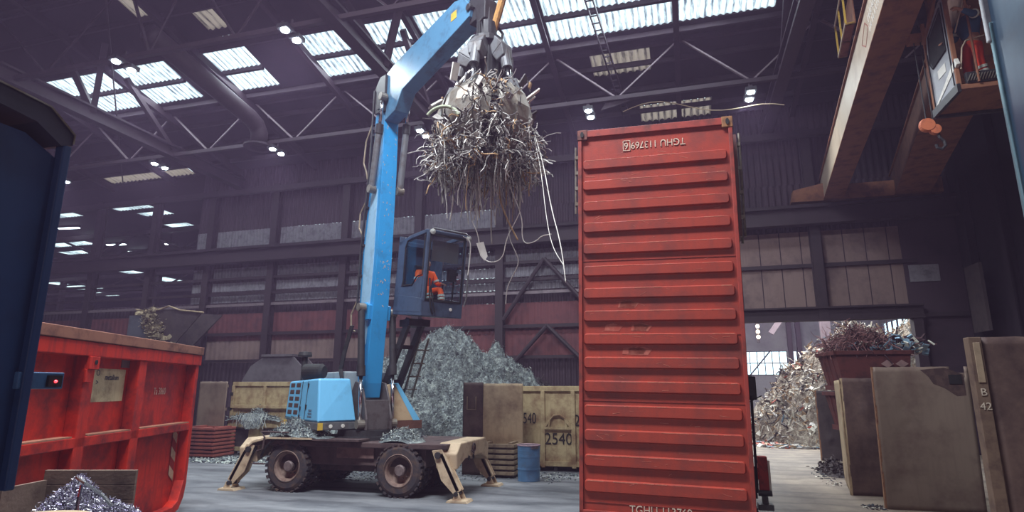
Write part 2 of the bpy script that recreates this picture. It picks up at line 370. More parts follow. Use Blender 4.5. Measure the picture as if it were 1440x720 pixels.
mb.k = 0; mb.bx(.9, 8.8, YB, YB + .05, 5.3, 8.6); mb.bx(8.35, 10.4, YB - .05, YB + .1, 0, 10); 
st(mb.build('wall_back', [CLAD, CLADR, CLADB]))
for (a, b, z0, z1) in ((X0, -8.2, 9.7, 10.6), (X0, .9, 7.3, 7.75), (X0, .9, 6.7, 7.05), (X0, .9, 7.95, 8.55)):
    mb = MB(); wall_sheet(mb, a, b, z0, z1, YB - .02, .2, .025); st(mb.build('window_%d' % wn, FROST)); wn += 1
if True:
    mb = MB(); wall_sheet(mb, -8.2, 10.3, 9.6, 10.62, YB); st(mb.build('wall_back', CLAD))
# gateway header beam and jamb
mb = MB(); mb.bx(.6, 8.7, 25.6, 25.66, 4.95, 5.35); mb.bx(.6, 8.7, 25.45, 25.85, 5.35, 5.42); mb.bx(.6, 8.7, 25.45, 25.85, 4.88, 4.95); mb.bx(8.28, 8.6, 25.5, 25.9, 0, 4.9); mb.bx(.6, .9, 25.5, 25.9, 0, 4.9)
st(mb.build('door_1', STRUT))
st(MB().bx(.9, 8.8, 25.85, 25.95, 7.05, 7.2).build('wall_rail', STRUT))
# K bracing beside the red container
for (xa, za, x1, z1) in ((-5.8, 8.0, -7.7, 5.3), (-5.8, 8.0, -4.0, 5.9), (-5.7, 5.0, -7.4, 3.2), (-5.7, 5.0, -4.0, 3.3), (-1.9, 8.0, -3.7, 5.4)):
    st(MB().tube((xa, 25.6, za), (x1, 25.6, z1), .1, n=8).build('wall_brace', STRUT))
st(MB().bx(8.5, 9.5, YB - .1, YB - .03, 6.3, 6.95).build('window_%d' % wn, FROST)); wn += 1
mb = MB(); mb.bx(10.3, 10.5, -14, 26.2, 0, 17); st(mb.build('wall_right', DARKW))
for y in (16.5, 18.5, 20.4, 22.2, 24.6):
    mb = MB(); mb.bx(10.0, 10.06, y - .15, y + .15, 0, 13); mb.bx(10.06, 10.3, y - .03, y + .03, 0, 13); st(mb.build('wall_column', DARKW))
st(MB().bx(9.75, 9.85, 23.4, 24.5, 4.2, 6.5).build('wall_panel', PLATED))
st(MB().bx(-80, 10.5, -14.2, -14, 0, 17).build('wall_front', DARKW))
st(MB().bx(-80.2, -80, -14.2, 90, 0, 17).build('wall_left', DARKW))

# hall seen through the open upper wall on the left
mb = MB()
WS = [(-33.2, -30.3, 26.5, 27.6), (-32.6, -30.3, 28.2, 29.0), (-33.2, -31.2, 30.8, 31.8), (-46.6, -42.5, 32.9, 34.0), (-48.3, -45.5, 35.2, 36.3), (-51, -49.0, 42.5, 44.4), (-51.2, -48.8, 46.5, 49), (-64.0, -62.0, 45.6, 47.4), (-64.8, -61.0, 48, 50.4), (-66, -64, 52, 55), (-38.6, -36.2, 26.5, 27.8), (-58, -55, 40, 41.6)]
ys = sorted(set([26.2, 90] + [y for q in WS for y in q[2:]]))
for a, b in zip(ys[:-1], ys[1:]):
    mid = (a + b) / 2; x = -80
    for h0, h1 in sorted((q[0], q[1]) for q in WS if q[2] < mid < q[3]):
        if h0 > x: mb.bx(x, h0, a, b, 13, 13.15)
        x = max(x, h1)
    mb.bx(x, -24.9, a, b, 13, 13.15)
mb.bx(-80, -24.9, 26.1, 26.2, 13, 14.4)
st(mb.build('ceiling', ROOF))
for q in WS:
    mb = MB(); corrugate(mb, q[0], q[1], q[2], q[3], lambda y: 13.05, .25, .03); st(mb.build('window_%d' % wn, SKY_ON)); wn += 1
st(MB().bx(-80, -24.9, 89.5, 90, 0, 13).build('wall_back', CLAD)); st(MB().bx(-25.1, -24.9, 26.2, 90, 0, 13).build('wall_right', CLAD))
for y in (30, 36, 42, 50, 60):
    st(MB().bar((-80, y, 12.3), (-25.1, y, 12.3), .25, .3).build('roof_truss_chord', STRUT))
for y in (30, 42): 
    for x in (-62, -55, -48, -41, -34):
        st(MB().bar((x, y, 12.3), (x + 3.5, y, 11.0), .12, .12).build('roof_truss_brace', STRUT)); st(MB().bar((x + 3.5, y, 11.0), (x + 7, y, 12.3), .12, .12).build('roof_truss_brace', STRUT))
    st(MB().bar((-66, y, 11.0), (-25.1, y, 11.0), .15, .15).build('roof_truss_chord', STRUT))
for x in (-60, -48, -36):
    st(MB().bx(x - .2, x + .2, 44.8, 45.2, 0, 12.9).build('wall_column', STRUT))
TUBE = emit('tube_light_glow', (220, 240, 250), 9)
for (x, y, lab) in ((-39.4, 29.3, 'strip light of the left-hand hall nearest the open wall'), (-40.2, 31.6, 'second strip light of the slanting row in the left-hand hall'), (-40.6, 33.9, 'third strip light of the slanting row in the left-hand hall'), (-41.1, 36.2, 'farthest strip light of the slanting row in the left-hand hall')):
    t = empty('strip_light', lab, 'ceiling light', (x, y, 12.86), R(8), 'strip lights in the left-hand hall')
    MB().bx(-.8, .8, -.12, .12, .0, .14).build('housing', DGREY, t); MB().bx(-.75, .75, -.1, .1, -.05, -.005).build('lens', TUBE, t)

# yard seen through the gateway on the right
NR = corr_mat('next_hall_wall', (132, 130, 136), (104, 100, 108), .6)
mb = MB(); mb.bx(-8, 14.2, 26.3, 52, 9.7, 9.9); st(mb.build('ceiling', NR))
FW = [(2.2, 3.9, 3.29, 5.05), (4.3, 7.5, 3.29, 5.05), (7.92, 8.2, 3.29, 5.05), (8.5, 12.5, 3.29, 5.05)]
mb = MB(); mb.bx(-8, 14, 50, 50.2, 5.05, 9.7); mb.bx(-8, 14, 50, 50.2, 1.9, 3.29)
x = -8
for a, b, _, _ in FW: mb.bx(x, a, 50, 50.2, 3.29, 5.05); x = b
mb.bx(x, 14, 50, 50.2, 3.29, 5.05); mb.bx(-8, 14, 50, 50.2, 0, 1.9); st(mb.build('wall_back', NR))
PANE = glass('clear_pane', (.9, .95, 1.0), .1, .06)
for a, b, z0, z1 in FW:
    n = max(1, round((b - a) / .55)); fr = MB()
    for i in range(n + 1):
        q = a + (b - a) * i / n; fr.bx(q - .025, q + .025, 50.0, 50.1, z0, z1)
    for z in (z0, (z0 + z1) / 2, z1): fr.bx(a, b, 50.0, 50.1, z - .03, z + .03)
    f = st(fr.build('window_%d' % wn, STRUT)); wn += 1
    MB().bx(a, b, 50.04, 50.06, z0, z1).build('pane', PANE, f)
RW = (36.5, 49.6, 4.9, 6.9)
mb = MB(); mb.bx(14, 14.2, 26.3, 50.2, 0, RW[2]); mb.bx(14, 14.2, 26.3, 50.2, RW[3], 9.7); mb.bx(14, 14.2, 26.3, RW[0], RW[2], RW[3]); mb.bx(14, 14.2, RW[1], 50.2, RW[2], RW[3]); st(mb.build('wall_right', NR))
fr = MB()
for i in range(13):
    q = RW[0] + (RW[1] - RW[0]) * i / 12; fr.bx(14.0, 14.1, q - .05, q + .05, RW[2], RW[3])
fr.bx(13.95, 14.1, RW[0], RW[1], 5.75, 6.05); f = st(fr.build('window_%d' % wn, STRUT)); wn += 1
MB().bx(14.04, 14.06, RW[0], RW[1], RW[2], RW[3]).build('pane', PANE, f)
st(MB().bx(-8.2, -8, 26.3, 50.2, 0, 9.7).build('wall_left', NR))
for x in (7.72, 8.35, 3.0): st(MB().bx(x - .16, x + .16, 49.4, 49.8, 0, 9.7).build('wall_column', STRUT))
st(MB().bx(8.0, 8.5, 39.7, 40.2, 0, 9.7).build('wall_column', STRUTL))
st(MB().bar((5.2, 40, 5.6), (7.4, 40, 8.6), .3, .3).build('wall_brace', STRUTL)); st(MB().bar((10.5, 40, 6.5), (13.9, 40, 9.2), .3, .3).build('wall_brace', STRUTL))
for z in (7.2, 8.3): st(MB().bx(-8, 14, 39.9, 40.1, z, z + .2).build('roof_truss_chord', STRUT))
st(MB().tube((4.4, 49.3, 2.9), (6.3, 49.3, 5.1), .05).build('wall_brace', STRUT))

# haze filling the halls
hz = bpy.data.materials.new('dusty_haze'); hz.use_nodes = True; N = hz.node_tree.nodes; N.remove(N['Principled BSDF'])
vs = N.new('ShaderNodeVolumeScatter'); vs.inputs['Color'].default_value = (.74, .50, .86, 1); vs.inputs['Density'].default_value = HAZE; vs.inputs['Anisotropy'].default_value = .35
hz.node_tree.links.new(vs.outputs[0], N['Material Output'].inputs['Volume'])
h = MB().bx(-79.9, 13.9, -13.9, 89, .01, 17.6).build('haze', hz); tag(h, 'thin dusty haze hanging in the halls', 'haze', kind='stuff')

# ------------------------------------------------------------ twin high-bay lamps
LENS = emit('lamp_lens_glow', (225, 245, 255), LAMP_LENS)
def lamp(x, y, z, label, light=1.0, up=.56):
    t = empty('twin_lamp', label, 'ceiling lamp', (x, y, z), 0, 'twin lamps on the roof trusses')
    MB().bx(-.05, .05, -.45, .45, .16, .22).bar((0, 0, .2), (0, 0, up), .05, .05).build('bracket', STRUT, t)
    for s in (-1, 1):
        o = MB().box((0, s * .29, .09), (.36, .34, .14)).build('housing', DGREY, t)
        MB().lathe([(0, -.02), (.115, -.02), (.13, .02)], 16, Matrix.Translation((0, s * .29, .005))).build('lens', LENS, t)
    if light > 0:
        d = bpy.data.lights.new('lamp_light', 'SPOT'); d.energy = LAMP_SPOT * light; d.spot_size = R(150); d.spot_blend = .9; d.shadow_soft_size = .3; d.color = (.88, .95, 1.0)
        l = bpy.data.objects.new('lamp_light', d); COL.objects.link(l); l.parent = t; l.location = (0, -.05, -.12); l.rotation_euler = (R(-10), 0, 0)
    return t
lamp(-17.57, 14, 12.9, 'twin white lamp at upper left, below the first long skylight')
lamp(-11.05, 14, 12.9, 'twin white lamp at the top, left of the blue boom elbow')
lamp(-29.3, 21, 12.4, 'twin white lamp peeping out beside the dark blue truck body')
lamp(-23.2, 21, 12.5, 'twin white lamp on the far truss, leftmost fully visible one above the open wall')
lamp(-16.77, 21, 12.5, 'twin white lamp on the far truss under the round duct elbow')
lamp(-9.78, 21, 12.5, 'twin white lamp just right of the boom, behind the hanging scrap')
lamp(-2.92, 21, 12.45, 'twin white lamp above the left corner of the upended red container')
lamp(2.77, 21, 12.4, 'twin white lamp right of the upended red container top')
WL = [(-33.5, 32, 11.9, 'twin lamp in the left-hand hall right of the third skylight'), (-51, 34.0, 11.9, 'twin lamp in the left-hand hall low beside the truck body'), (-37.5, 44.5, 10.9, 'far twin lamp in the left-hand hall under the runway beam'), (-64, 51, 10.6, 'farthest twin lamp in the left-hand hall')]
for x, y, z, l in WL: lamp(x, y, z, l, 0, 13.02 - z)
for x, y in ((-18, 7), (-11, 7), (-4.5, 14), (2, 14), (-4, 7), (3, 7)):
    d = bpy.data.lights.new('lamp_light', 'SPOT'); d.energy = LAMP_SPOT * .45; d.spot_size = R(150); d.spot_blend = .9; d.shadow_soft_size = .3; d.color = (.92, .96, 1.0)
    l = bpy.data.objects.new('lamp_light', d); COL.objects.link(l); l.location = (x, y, 13.0)
DOT = emit('small_lamp_glow', (255, 226, 196), 16)
t = empty('lamp_column', 'three small round lamps in a column seen through the gateway', 'lamp', (5.35, 48, 0))
MB().bx(-.1, .1, 0, .1, 5.6, 7.4).build('backing_bar', DGREY, t)
for z in (6.0, 6.4, 6.8): MB().lathe([(0, 0), (.13, .02), (.13, .06), (0, .07)], 12, Matrix.Translation((0, -.08, z)) @ Matrix.Rotation(R(90), 4, 'X')).build('lamp', DOT, t)
# round duct under the roof
mb = MB(); mb.path([(-17.45, 14.6, 14.55), (-17.45, 19.9, 13.75), (-17.45, 20.35, 13.6), (-17.45, 20.6, 13.3), (-17.45, 20.62, 12.75)], .36, 16)
d = mb.build('round_duct', STRUT, smooth=True); tag(d, 'long round metal duct slanting under the roof with a downturned elbow', 'duct')
MB().lathe([(.36, 0), (.62, -.04), (.62, -.12), (.36, -.14)], 20, Matrix.Translation((-17.45, 20.62, 12.75))).build('duct_collar', STRUT, d)
mb = MB()
for i in range(24):
    y = 16 + i * .34; mb.box((-2.55 + .03 * i, y, ZR(y) - .8), (.25, .04, .04))
mb.bar((-2.68, 15.6, ZR(15.6) - .8), (-1.9, 24.2, ZR(24.2) - .8), .04, .12); mb.bar((-2.43, 15.6, ZR(15.6) - .8), (-1.65, 24.2, ZR(24.2) - .8), .04, .12)
tag(mb.build('cable_ladder', STRUT), 'narrow cable ladder hung below the skylights at the centre', 'cable tray')
pts = [(-1.7 + i * .35, 21.3, 12.55 + .22 * math.sin(i * .5) - .004 * i * i + .02 * i) for i in range(17)]
tag(MB().path(pts, .018, 5).build('roof_cable', TAN), 'pale cable sagging along the truss above the red container', 'cable')
tag(MB().prism([(-2.5, 12.6), (-2.3, 12.9), (-1.6, 13.05), (-.9, 12.95), (-1.4, 12.85), (-2.0, 12.7)], 21.05, 21.12).build('loose_panel', STRUT), 'crumpled metal panel dangling from the truss above the container', 'panel')

# ------------------------------------------------------------ upended red shipping container
HILITE_WEAR = mat('highlight_and_scratch_paint', (206, 124, 104), .5, 0, (170, 84, 68), .5, 12)
def container():
    W, Z1, D = 2.438, 6.06, 2.59
    t = empty('shipping_container', 'tall red shipping container standing on end, roof ribs facing the camera', 'shipping container', (-.40, 9.30, .48), 0, rot=(R(-.5), R(1.1), R(0)))
    x0, x1 = -W / 2, W / 2
    mb = MB(); mb.bx(x0 + .03, x1 - .03, .02, D, .02, Z1 - .02); mb.build('body', RED, t)
    fr = MB()
    for s in (-1, 1): fr.bx(s * (W / 2 - .06), s * W / 2, -.02, .12, 0, Z1); fr.bx(s * (W / 2 - .12), s * W / 2, D - .12, D, 0, Z1)
    fr.bx(x0, x1, -.02, .12, Z1 - .12, Z1); fr.bx(x0, x1, -.02, .12, 0, .1); fr.bx(x0, x1, D - .1, D, Z1 - .12, Z1)
    fr.build('corner_frame', REDEDGE, t, .008)
    z = 5.36; k = 0
    ribs = [5.36 - .358 * i for i in range(15)]
    for zb in ribs:
        a, b = x0 + .075, x1 - .10; h = .178; m = MB(); e = .026; q = .05
        # raised rib with sloping flanks and rounded ends
        def ring(inset, y):
            pts = []
            for cx, cz, a0 in ((b - q, zb + h - q, 0), (a + q, zb + h - q, 90), (a + q, zb + q, 180), (b - q, zb + q, 270)):
                for j in range(4):
                    an = R(a0 + 30 * j); rr = q - inset; pts.append((cx + rr * math.cos(an), y, cz + rr * math.sin(an)))
            return pts
        r1 = ring(0, .02); r2 = ring(.014, -.022); n = len(r1)
        m.add(r1 + r2, [(i, (i + 1) % n, n + (i + 1) % n, n + i) for i in range(n)] + [tuple(range(n, 2 * n))])
        rb_ = m.build('roof_rib', RED, t, .006)
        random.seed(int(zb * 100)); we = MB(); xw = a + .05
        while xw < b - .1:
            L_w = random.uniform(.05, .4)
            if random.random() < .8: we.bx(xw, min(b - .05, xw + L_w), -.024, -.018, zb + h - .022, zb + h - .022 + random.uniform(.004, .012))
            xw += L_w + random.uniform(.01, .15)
        we.build('rib_edge_highlight', HILITE_WEAR, rb_)['kind'] = 'stuff'  # highlight on the rib tops painted as pale bars, broken like worn paint
    for zz in (5.36 - .361 * 4 - .09, 5.36 - .361 * 7.5, 5.36 - .361 * 10 - .09, .21):
        MB().bx(x0 + .06, x1 - .06, .012, .022, zz - .004, zz + .004).build('seam', REDEDGE, t)
    CB = mat('corner_rusty_buff', (150, 104, 66), .7, .1, (96, 62, 48), .5, 8); CB2 = mat('corner_dull_red', (120, 70, 62), .7, .1, (70, 44, 44), .5, 8)
    for sx, m_ in ((1, CB), (-1, CB2)):
        for yy in (-.03, D - .15):
            c = MB(); xa = sx * (W / 2 + .01); xb = sx * (W / 2 - .155)
            c.bx(xa, xb, yy, yy + .17, Z1 - .17, Z1 + .012); o = c.build('corner_casting', m_, t, .01)
            if yy < 0:
                hh = MB(); hh.lathe([(0, 0), (.038, 0), (.038, .01), (0, .01)], 16, Matrix.Translation((sx * (W / 2 - .07), yy - .008, Z1 - .08)) @ Matrix.Rotation(R(90), 4, 'X') @ Matrix.Diagonal((.75, 1.35, 1, 1))); hh.build('casting_hole', BLACK, o)
    TX = mat('stencil_cream', (214, 190, 170), .7, 0, (160, 110, 95), .45, 9)
    tn = text('stencil_number', 'TGHU 113769 6', .165, TX, t, (.02, .012, 5.74), (R(90), R(180), 0), .003, sx=.86)
    fb = MB()
    tw = max(v.co.x for v in tn.data.vertices) - min(v.co.x for v in tn.data.vertices); cx = .02 + .015 - tw * .86 / 2 + .04
    for (a, b, c_, d_) in ((-.06, .06, -.09, -.08), (-.06, .06, .08, .09), (-.06, -.05, -.09, .09), (.05, .06, -.09, .09)): fb.bx(cx + a - .015, cx + b - .015, .008, .014, 5.74 + c_, 5.74 + d_)
    fb.build('check_digit_box', TX, t)
    text('stencil_number', 'TGHU 113769', .16, TX, t, (-.06, .012, .14), (R(90), 0, 0), .003, sx=.9)
    # open doors folded back along both sides, with locking bars
    for s, L in ((1, 1.75), (-1, 1.2)):
        dr = MB(); xa = s * (W / 2 + .05)
        dr.hexa([(xa, .55, Z1 - .05 - L), (xa + s * .05, .55, Z1 - .05 - L), (xa + s * .05, 2.4, Z1 - .05 - L), (xa, 2.4, Z1 - .05 - L), (xa, .55, Z1 - .06), (xa + s * .05, .55, Z1 - .06), (xa + s * .05, 2.4, Z1 - .06), (xa, 2.4, Z1 - .06)])
        o = dr.build('door_leaf', mat('door_leaf_brown', (104, 66, 66), .6, 0, (70, 48, 54), .4, 3), t)
        for yy in (.62, 1.1):
            MB().tube((xa + s * .10, yy, Z1 - .05 - L), (xa + s * .10, yy, Z1 - .02), .02, n=8).build('locking_bar', STEEL, o)
        b = MB()
        for k in range(4): b.bx(xa + s * .04, xa + s * .11, .59, .65, Z1 - .25 - k * L / 4.2, Z1 - .19 - k * L / 4.2)
        b.build('bar_bracket', STEEL, o)
    random.seed(77); sc_ = MB()
    for i in range(70):
        x = random.uniform(x0 + .15, x1 - .2); z = random.choice(ribs) + random.choice((.09, .265)) + random.uniform(-.05, .05); yy = -.0235 if ((5.36 - z) % .358) > .18 else .0185
        zi = min(ribs, key=lambda q: abs(q + .089 - z)); on = abs(zi + .089 - z) < .07; sc_.box((x, -.0235 if on else .0185, z), (random.uniform(.02, .16), .002, random.uniform(.002, .006)), (0, random.uniform(-.5, .5), 0))
    sc_.build('scratches', HILITE_WEAR, t)['kind'] = 'stuff'
    pt = MB()
    for i in range(9):
        x = random.uniform(-.75, -.25); z = 5.36 - .358 * 7 - .09 - .358 * random.choice((0, 1, -1)) + .0; pt.prism([(x - .12, z - .05), (x + .1, z - .06), (x + .16, z + .02), (x + .02, z + .065), (x - .1, z + .04)], .017, .019)
    pt.build('faded_patch', mat('faded_grey_red', (186, 104, 88), .5, 0, (170, 74, 60), .6, 7), t)['kind'] = 'stuff'
    return t
cont = container()

# tipping frame behind the container
t = empty('container_tilter', 'red container tipping frame behind the upended container, jack leg at its right', 'tipping trailer', (0, 12.2, 0))
MB().bx(-1.3, .85, -.22, 1.0, .25, .46).bx(-1.3, -1.1, -.2, .0, .46, 5.6).bx(.55, .75, -.2, 0, .46, 5.4).build('frame', REDEDGE, t)
m = MB().bx(.75, 1.17, .05, .22, .72, .92); m.build('jack_arm', SKIPRED, t)
j = MB().bx(1.17, 1.33, .02, .22, .45, 1.12).build('jack_leg', mat('jack_red', (170, 60, 56), .6, 0, (110, 50, 50), .5, 8), t, .01)
MB().bx(1.335, 1.37, .04, .2, .5, 1.05).build('jack_cover', WHITE, j); MB().tube((1.10, .0, .95), (1.10, .0, .4), .02).tube((1.13, -.03, .5), (1.36, -.03, .5), .05).build('jack_pins', DGREY, j)
MB().bx(1.20, 1.30, .05, .2, .3, .46).bx(1.12, 1.38, .0, .28, .2, .3).build('jack_foot', GREY, t, .01)
MB().path([(.95, .2, .95), (1.02, .15, 1.12), (1.12, .1, 1.12), (1.18, .1, 1.0)], .015).build('hydraulic_hose', BLACK, t)
s_ = MB()
for i in range(4):
    s_.k = i % 2; s_.bx(1.06, 1.10, -.02, .02, 1.4 + i * .32, 1.72 + i * .32)
s_.build('marker_strip', [SKIPRED, WHITE], t)
MB().tube((1.12, 0, .5), (1.15, 0, 2.2), .025).build('black_pipe', BLACK, t)
mm = MB().bx(1.12, 1.26, .1, .3, 2.12, 2.56).build('mirror_housing', BLACK, t, .02); MB().bx(1.14, 1.24, .085, .1, 2.15, 2.53).build('mirror_glass', DGREY, mm)
MB().bar((.7, .2, 2.6), (1.2, .2, 2.56), .03, .03).bar((1.1, .1, 2.08), (1.34, .1, 2.2), .03, .02).build('mirror_arm', BLACK, mm)
MB().bx(.7, 1.1, -.1, .3, .0, .25).bx(-1.3, -.9, -.1, .3, 0, .25).build('support_foot', DGREY, t)

# ------------------------------------------------------------ people
def skinned(name, verts, edges, m, parent, sub=2, root=0):
    me = bpy.data.meshes.new(name); me.from_pydata([v[:3] for v in verts], edges, []); me.materials.append(m)
    o = bpy.data.objects.new(name, me); COL.objects.link(o); o.parent = parent
    sk = o.modifiers.new('skin', 'SKIN'); sk.use_smooth_shade = True
    for i, v in enumerate(verts):
        me.skin_vertices[0].data[i].radius = (v[3], v[4] if len(v) > 4 else v[3]); me.skin_vertices[0].data[i].use_root = (i == root)
    ss = o.modifiers.new('sub', 'SUBSURF'); ss.levels = sub; ss.render_levels = sub
    return o
def person(label, loc, rotz, J, top, trouser, group=None):
    """J: joints in a local frame, x forward; hand direction vectors given by wrist and fingertip"""
    t = empty('person', label, 'person', loc, rotz)
    V = lambda k: Vector(J[k])
    verts = []; edges = []
    def add(p, r, par=None, r2=None):
        verts.append((p[0], p[1], p[2], r, r2 or r)); i = len(verts) - 1
        if par is not None: edges.append((par, i))
        return i
    pel = add(V('pelvis'), .125, None, .15); wa = add((V('pelvis') + V('chest')) / 2, .11, pel, .135); ch = add(V('chest'), .12, wa, .17); nk = add(V('neck'), .055, ch)
    hd = V('head'); up = (hd - V('neck')).normalized(); fw = V('look').normalized()
    h1 = add(hd - up * .05 + fw * .015, .068, nk); h2 = add(hd + up * .03, .088, h1); h3 = add(hd + up * .085, .06, h2)
    for s in ('L', 'R'):
        sh = add(V('sh' + s), .062, ch); el = add(V('el' + s), .045, sh); fo = add(V('el' + s).lerp(V('wr' + s), .35), .044, el); wr = add(V('wr' + s), .027, fo)
        d = (V('tip' + s) - V('wr' + s)).normalized(); pm = add(V('wr' + s) + d * .05, .030, wr, .040)
        side = d.cross(Vector((0, 0, 1))).normalized(); dn = d.cross(side).normalized() * (-1)
        if dn.z > 0: dn = -dn
        for k, (o_, L) in enumerate(((-.03, .068), (-.010, .078), (.010, .074), (.03, .058))):
            b0 = V('wr' + s) + d * .085 + side * o_; a = add(b0, .010, pm); b1 = add(b0 + d * L * .5 + dn * L * .15, .009, a); add(b0 + d * L * .8 + dn * L * .55, .008, b1)
        ts = 1 if s == 'L' else -1
        a = add(V('wr' + s) + d * .045 + side * .045 * ts, .012, pm); add(V('wr' + s) + d * .09 + side * .065 * ts + dn * .015, .010, a)
        hp = add(V('hip' + s), .085, pel); kn = add(V('kn' + s), .058, hp); ca = add(V('kn' + s).lerp(V('an' + s), .35), .055, kn); an = add(V('an' + s), .038, ca); add(V('toe' + s), .035, an)
    skinned('body', verts, edges, SKIN, t)
    # face
    f = MB(); rt = fw.cross(up).normalized()
    f.add([hd + fw * .085 + up * .015, hd + fw * .085 - rt * .014 - up * .03, hd + fw * .085 + rt * .014 - up * .03, hd + fw * .112 - up * .026], [(0, 1, 3), (0, 3, 2), (1, 2, 3), (0, 2, 1)])
    for s in (-1, 1): f.lathe([(0, -.012), (.02, -.008), (.028, 0), (.02, .008), (0, .012)], 10, Matrix.Translation(hd + rt * .088 * s) @ Matrix.Rotation(R(90), 4, 'Y'))
    f.build('nose_and_ears', SKIN, t, smooth=True)
    e = MB()
    for s in (-1, 1): e.lathe([(0, -.01), (.011, 0), (0, .01)], 8, Matrix.Translation(hd + fw * .083 + rt * .032 * s + up * .018))
    e.bar(hd + fw * .088 - rt * .022 - up * .055, hd + fw * .088 + rt * .022 - up * .055, .006, .008); e.build('eyes_and_mouth', HAIR, t)
    hv = []; 
    skinned('hair', [tuple(hd + up * .07 - fw * .012) + (.082,), tuple(hd + up * .02 - fw * .035) + (.080,)], [(0, 1)], HAIR, t)
    # clothes
    v = []; ed = []
    def ad(p, r, par=None, r2=None):
        v.append((p[0], p[1], p[2], r, r2 or r)); i = len(v) - 1
        if par is not None: ed.append((par, i))
        return i
    a = ad(V('pelvis') + (V('chest') - V('pelvis')) * .05, .145, None, .17); b = ad((V('pelvis') + V('chest')) / 2, .135, a, .165); c = ad(V('chest'), .145, b, .20); ad(V('neck') - (V('neck') - V('chest')) * .25, .085, c)
    for s in ('L', 'R'):
        sh = ad(V('sh' + s), .082, c); el = ad(V('el' + s), .066, sh); ad(V('el' + s).lerp(V('wr' + s), .86), .048, el)
    skinned('jacket', v, ed, top, t)
    v = []; ed = []
    a = ad(V('pelvis') + (V('chest') - V('pelvis')) * .12, .142, None, .168); b = ad(V('pelvis'), .145, a, .175)
    for s in ('L', 'R'):
        hp = ad(V('hip' + s), .108, b); kn = ad(V('kn' + s), .083, hp); ad(V('kn' + s).lerp(V('an' + s), .9), .066, kn)
    skinned('trousers', v, ed, trouser, t)
    for s in ('L', 'R'):
        skinned('boot', [tuple(V('an' + s) + Vector((0, 0, .03))) + (.055,), tuple(V('an' + s) + Vector((0, 0, -.03))) + (.055,), tuple(V('toe' + s)) + (.048,)], [(0, 1), (1, 2)], BOOT, t)
        bd = MB(); d = (V('an' + s) - V('kn' + s)).normalized()
        for q in (.35, .55, .75):
            p = V('kn' + s).lerp(V('an' + s), q); bd.tube(p, p + d * .05, .092, .09, 14)
        bd.build('reflective_band', REFL, t)
        bd = MB(); d = (V('el' + s) - V('sh' + s)).normalized(); p = V('sh' + s).lerp(V('el' + s), .62); bd.tube(p, p + d * .05, .086, .082, 14); bd.build('reflective_band', REFL, t)
    return t

# ------------------------------------------------------------ blue material handler
A35 = R(-35.6)
X = empty('material_handler', 'blue wheeled scrap handler with raised cab, holding up a claw full of scrap', 'excavator', (-7.6, 13.7, 0), A35)
# undercarriage parts are square to the hall, so they turn back by the slew angle
UR = (0, 0, -A35)
def under(mb, name, m, bevel=0, smooth=False, parent=None): 
    if parent: return mb.build(name, m, parent, bevel, smooth)
    return mb.build(name, m, X, bevel, smooth, rot=UR)
mb = MB(); mb.bx(-1.95, 2.0, -.95, .95, .62, 1.12); mb.bx(-2.35, 2.55, -1.1, 1.1, 1.02, 1.14); mb.bx(-.9, .9, -.6, .6, .45, .7)
under(mb, 'chassis', CHAS, .02)
under(MB().bx(-.2, .75, -1.0, -.9, .78, 1.05), 'side_locker', mat('locker_brown', (112, 84, 80), .7, 0, (80, 58, 58), .5, 4), .01)
under(MB().lathe([(.0, 1.1), (.85, 1.1), (.85, 1.22), (.7, 1.22), (.7, 1.36), (.0, 1.36)], 32), 'slew_ring', DGREY)
for ax in (-1.4, 1.4): under(MB().tube((ax, -1.0, .56), (ax, 1.0, .56), .12), 'axle', CHAS)
def wheel():
    n = 20; mb = MB(); Mx = Matrix.Rotation(R(90), 4, 'X')
    mb.k = 0
    for y0, y1 in ((0, .27), (.31, .58)):
        prof = [(.33, y0), (.47, y0 - .005 if False else y0), (.53, y0 + .03), (.55, y0 + .07), (.55, y1 - .07), (.53, y1 - .03), (.47, y1), (.33, y1)]
        mb.lathe([(r, -h) for r, h in prof], 40, Mx)
        for i in range(26):
            a = 2 * PI * i / 26
            for half, off in ((0, 0), (1, PI / 26)):
                ya = y0 + .0 if half == 0 else (y0 + y1) / 2 + .01; yb = (y0 + y1) / 2 - .01 if half == 0 else y1 - .0
                c = Vector((.558 * math.cos(a + off), (ya + yb) / 2, .558 * math.sin(a + off)))
                mb.box(c, (.035, yb - ya, .075), Matrix.Rotation(-(a + off), 3, 'Y'))
    return mb
def rim():
    mb = MB(); Mx = Matrix.Rotation(R(90), 4, 'X')
    mb.lathe([(.345, .01), (.36, .0), (.345, -.03), (.30, -.035), (.285, -.06), (.28, -.2), (.20, -.24), (.15, -.235), (.14, -.2), (.0, -.2)], 32, Mx); return mb
def hub():
    mb = MB(); Mx = Matrix.Rotation(R(90), 4, 'X')
    mb.lathe([(.125, -.22), (.125, -.07), (.10, -.05), (0, -.05)], 20, Mx)
    for i in range(10):
        a = 2 * PI * i / 10; mb.lathe([(.014, -.24), (.014, -.19), (0, -.19)], 6, Matrix.Translation((.175 * math.cos(a), 0, .175 * math.sin(a))) @ Mx)
    return mb
for ax in (-1.42, 1.42):
    for side in (-1, 1):
        pa = wheel(); o = pa.build('wheel', TYRE, X)
        M = Matrix.Rotation(-A35, 4, 'Z') @ Matrix.Translation((ax, -1.12 if side < 0 else 1.12, .56)) @ (Matrix.Identity(4) if side < 0 else Matrix.Rotation(PI, 4, 'Z')) @ Matrix.Rotation(ax, 4, 'Y')
        o.matrix_local = M
        r_ = rim().build('rim', RIM, o, smooth=True); hub().build('hub', mat('hub_grey', (120, 104, 104), .6, .2, (84, 66, 64), .5, 8), o)
        o.data.polygons.foreach_set('use_smooth', [False] * len(o.data.polygons))
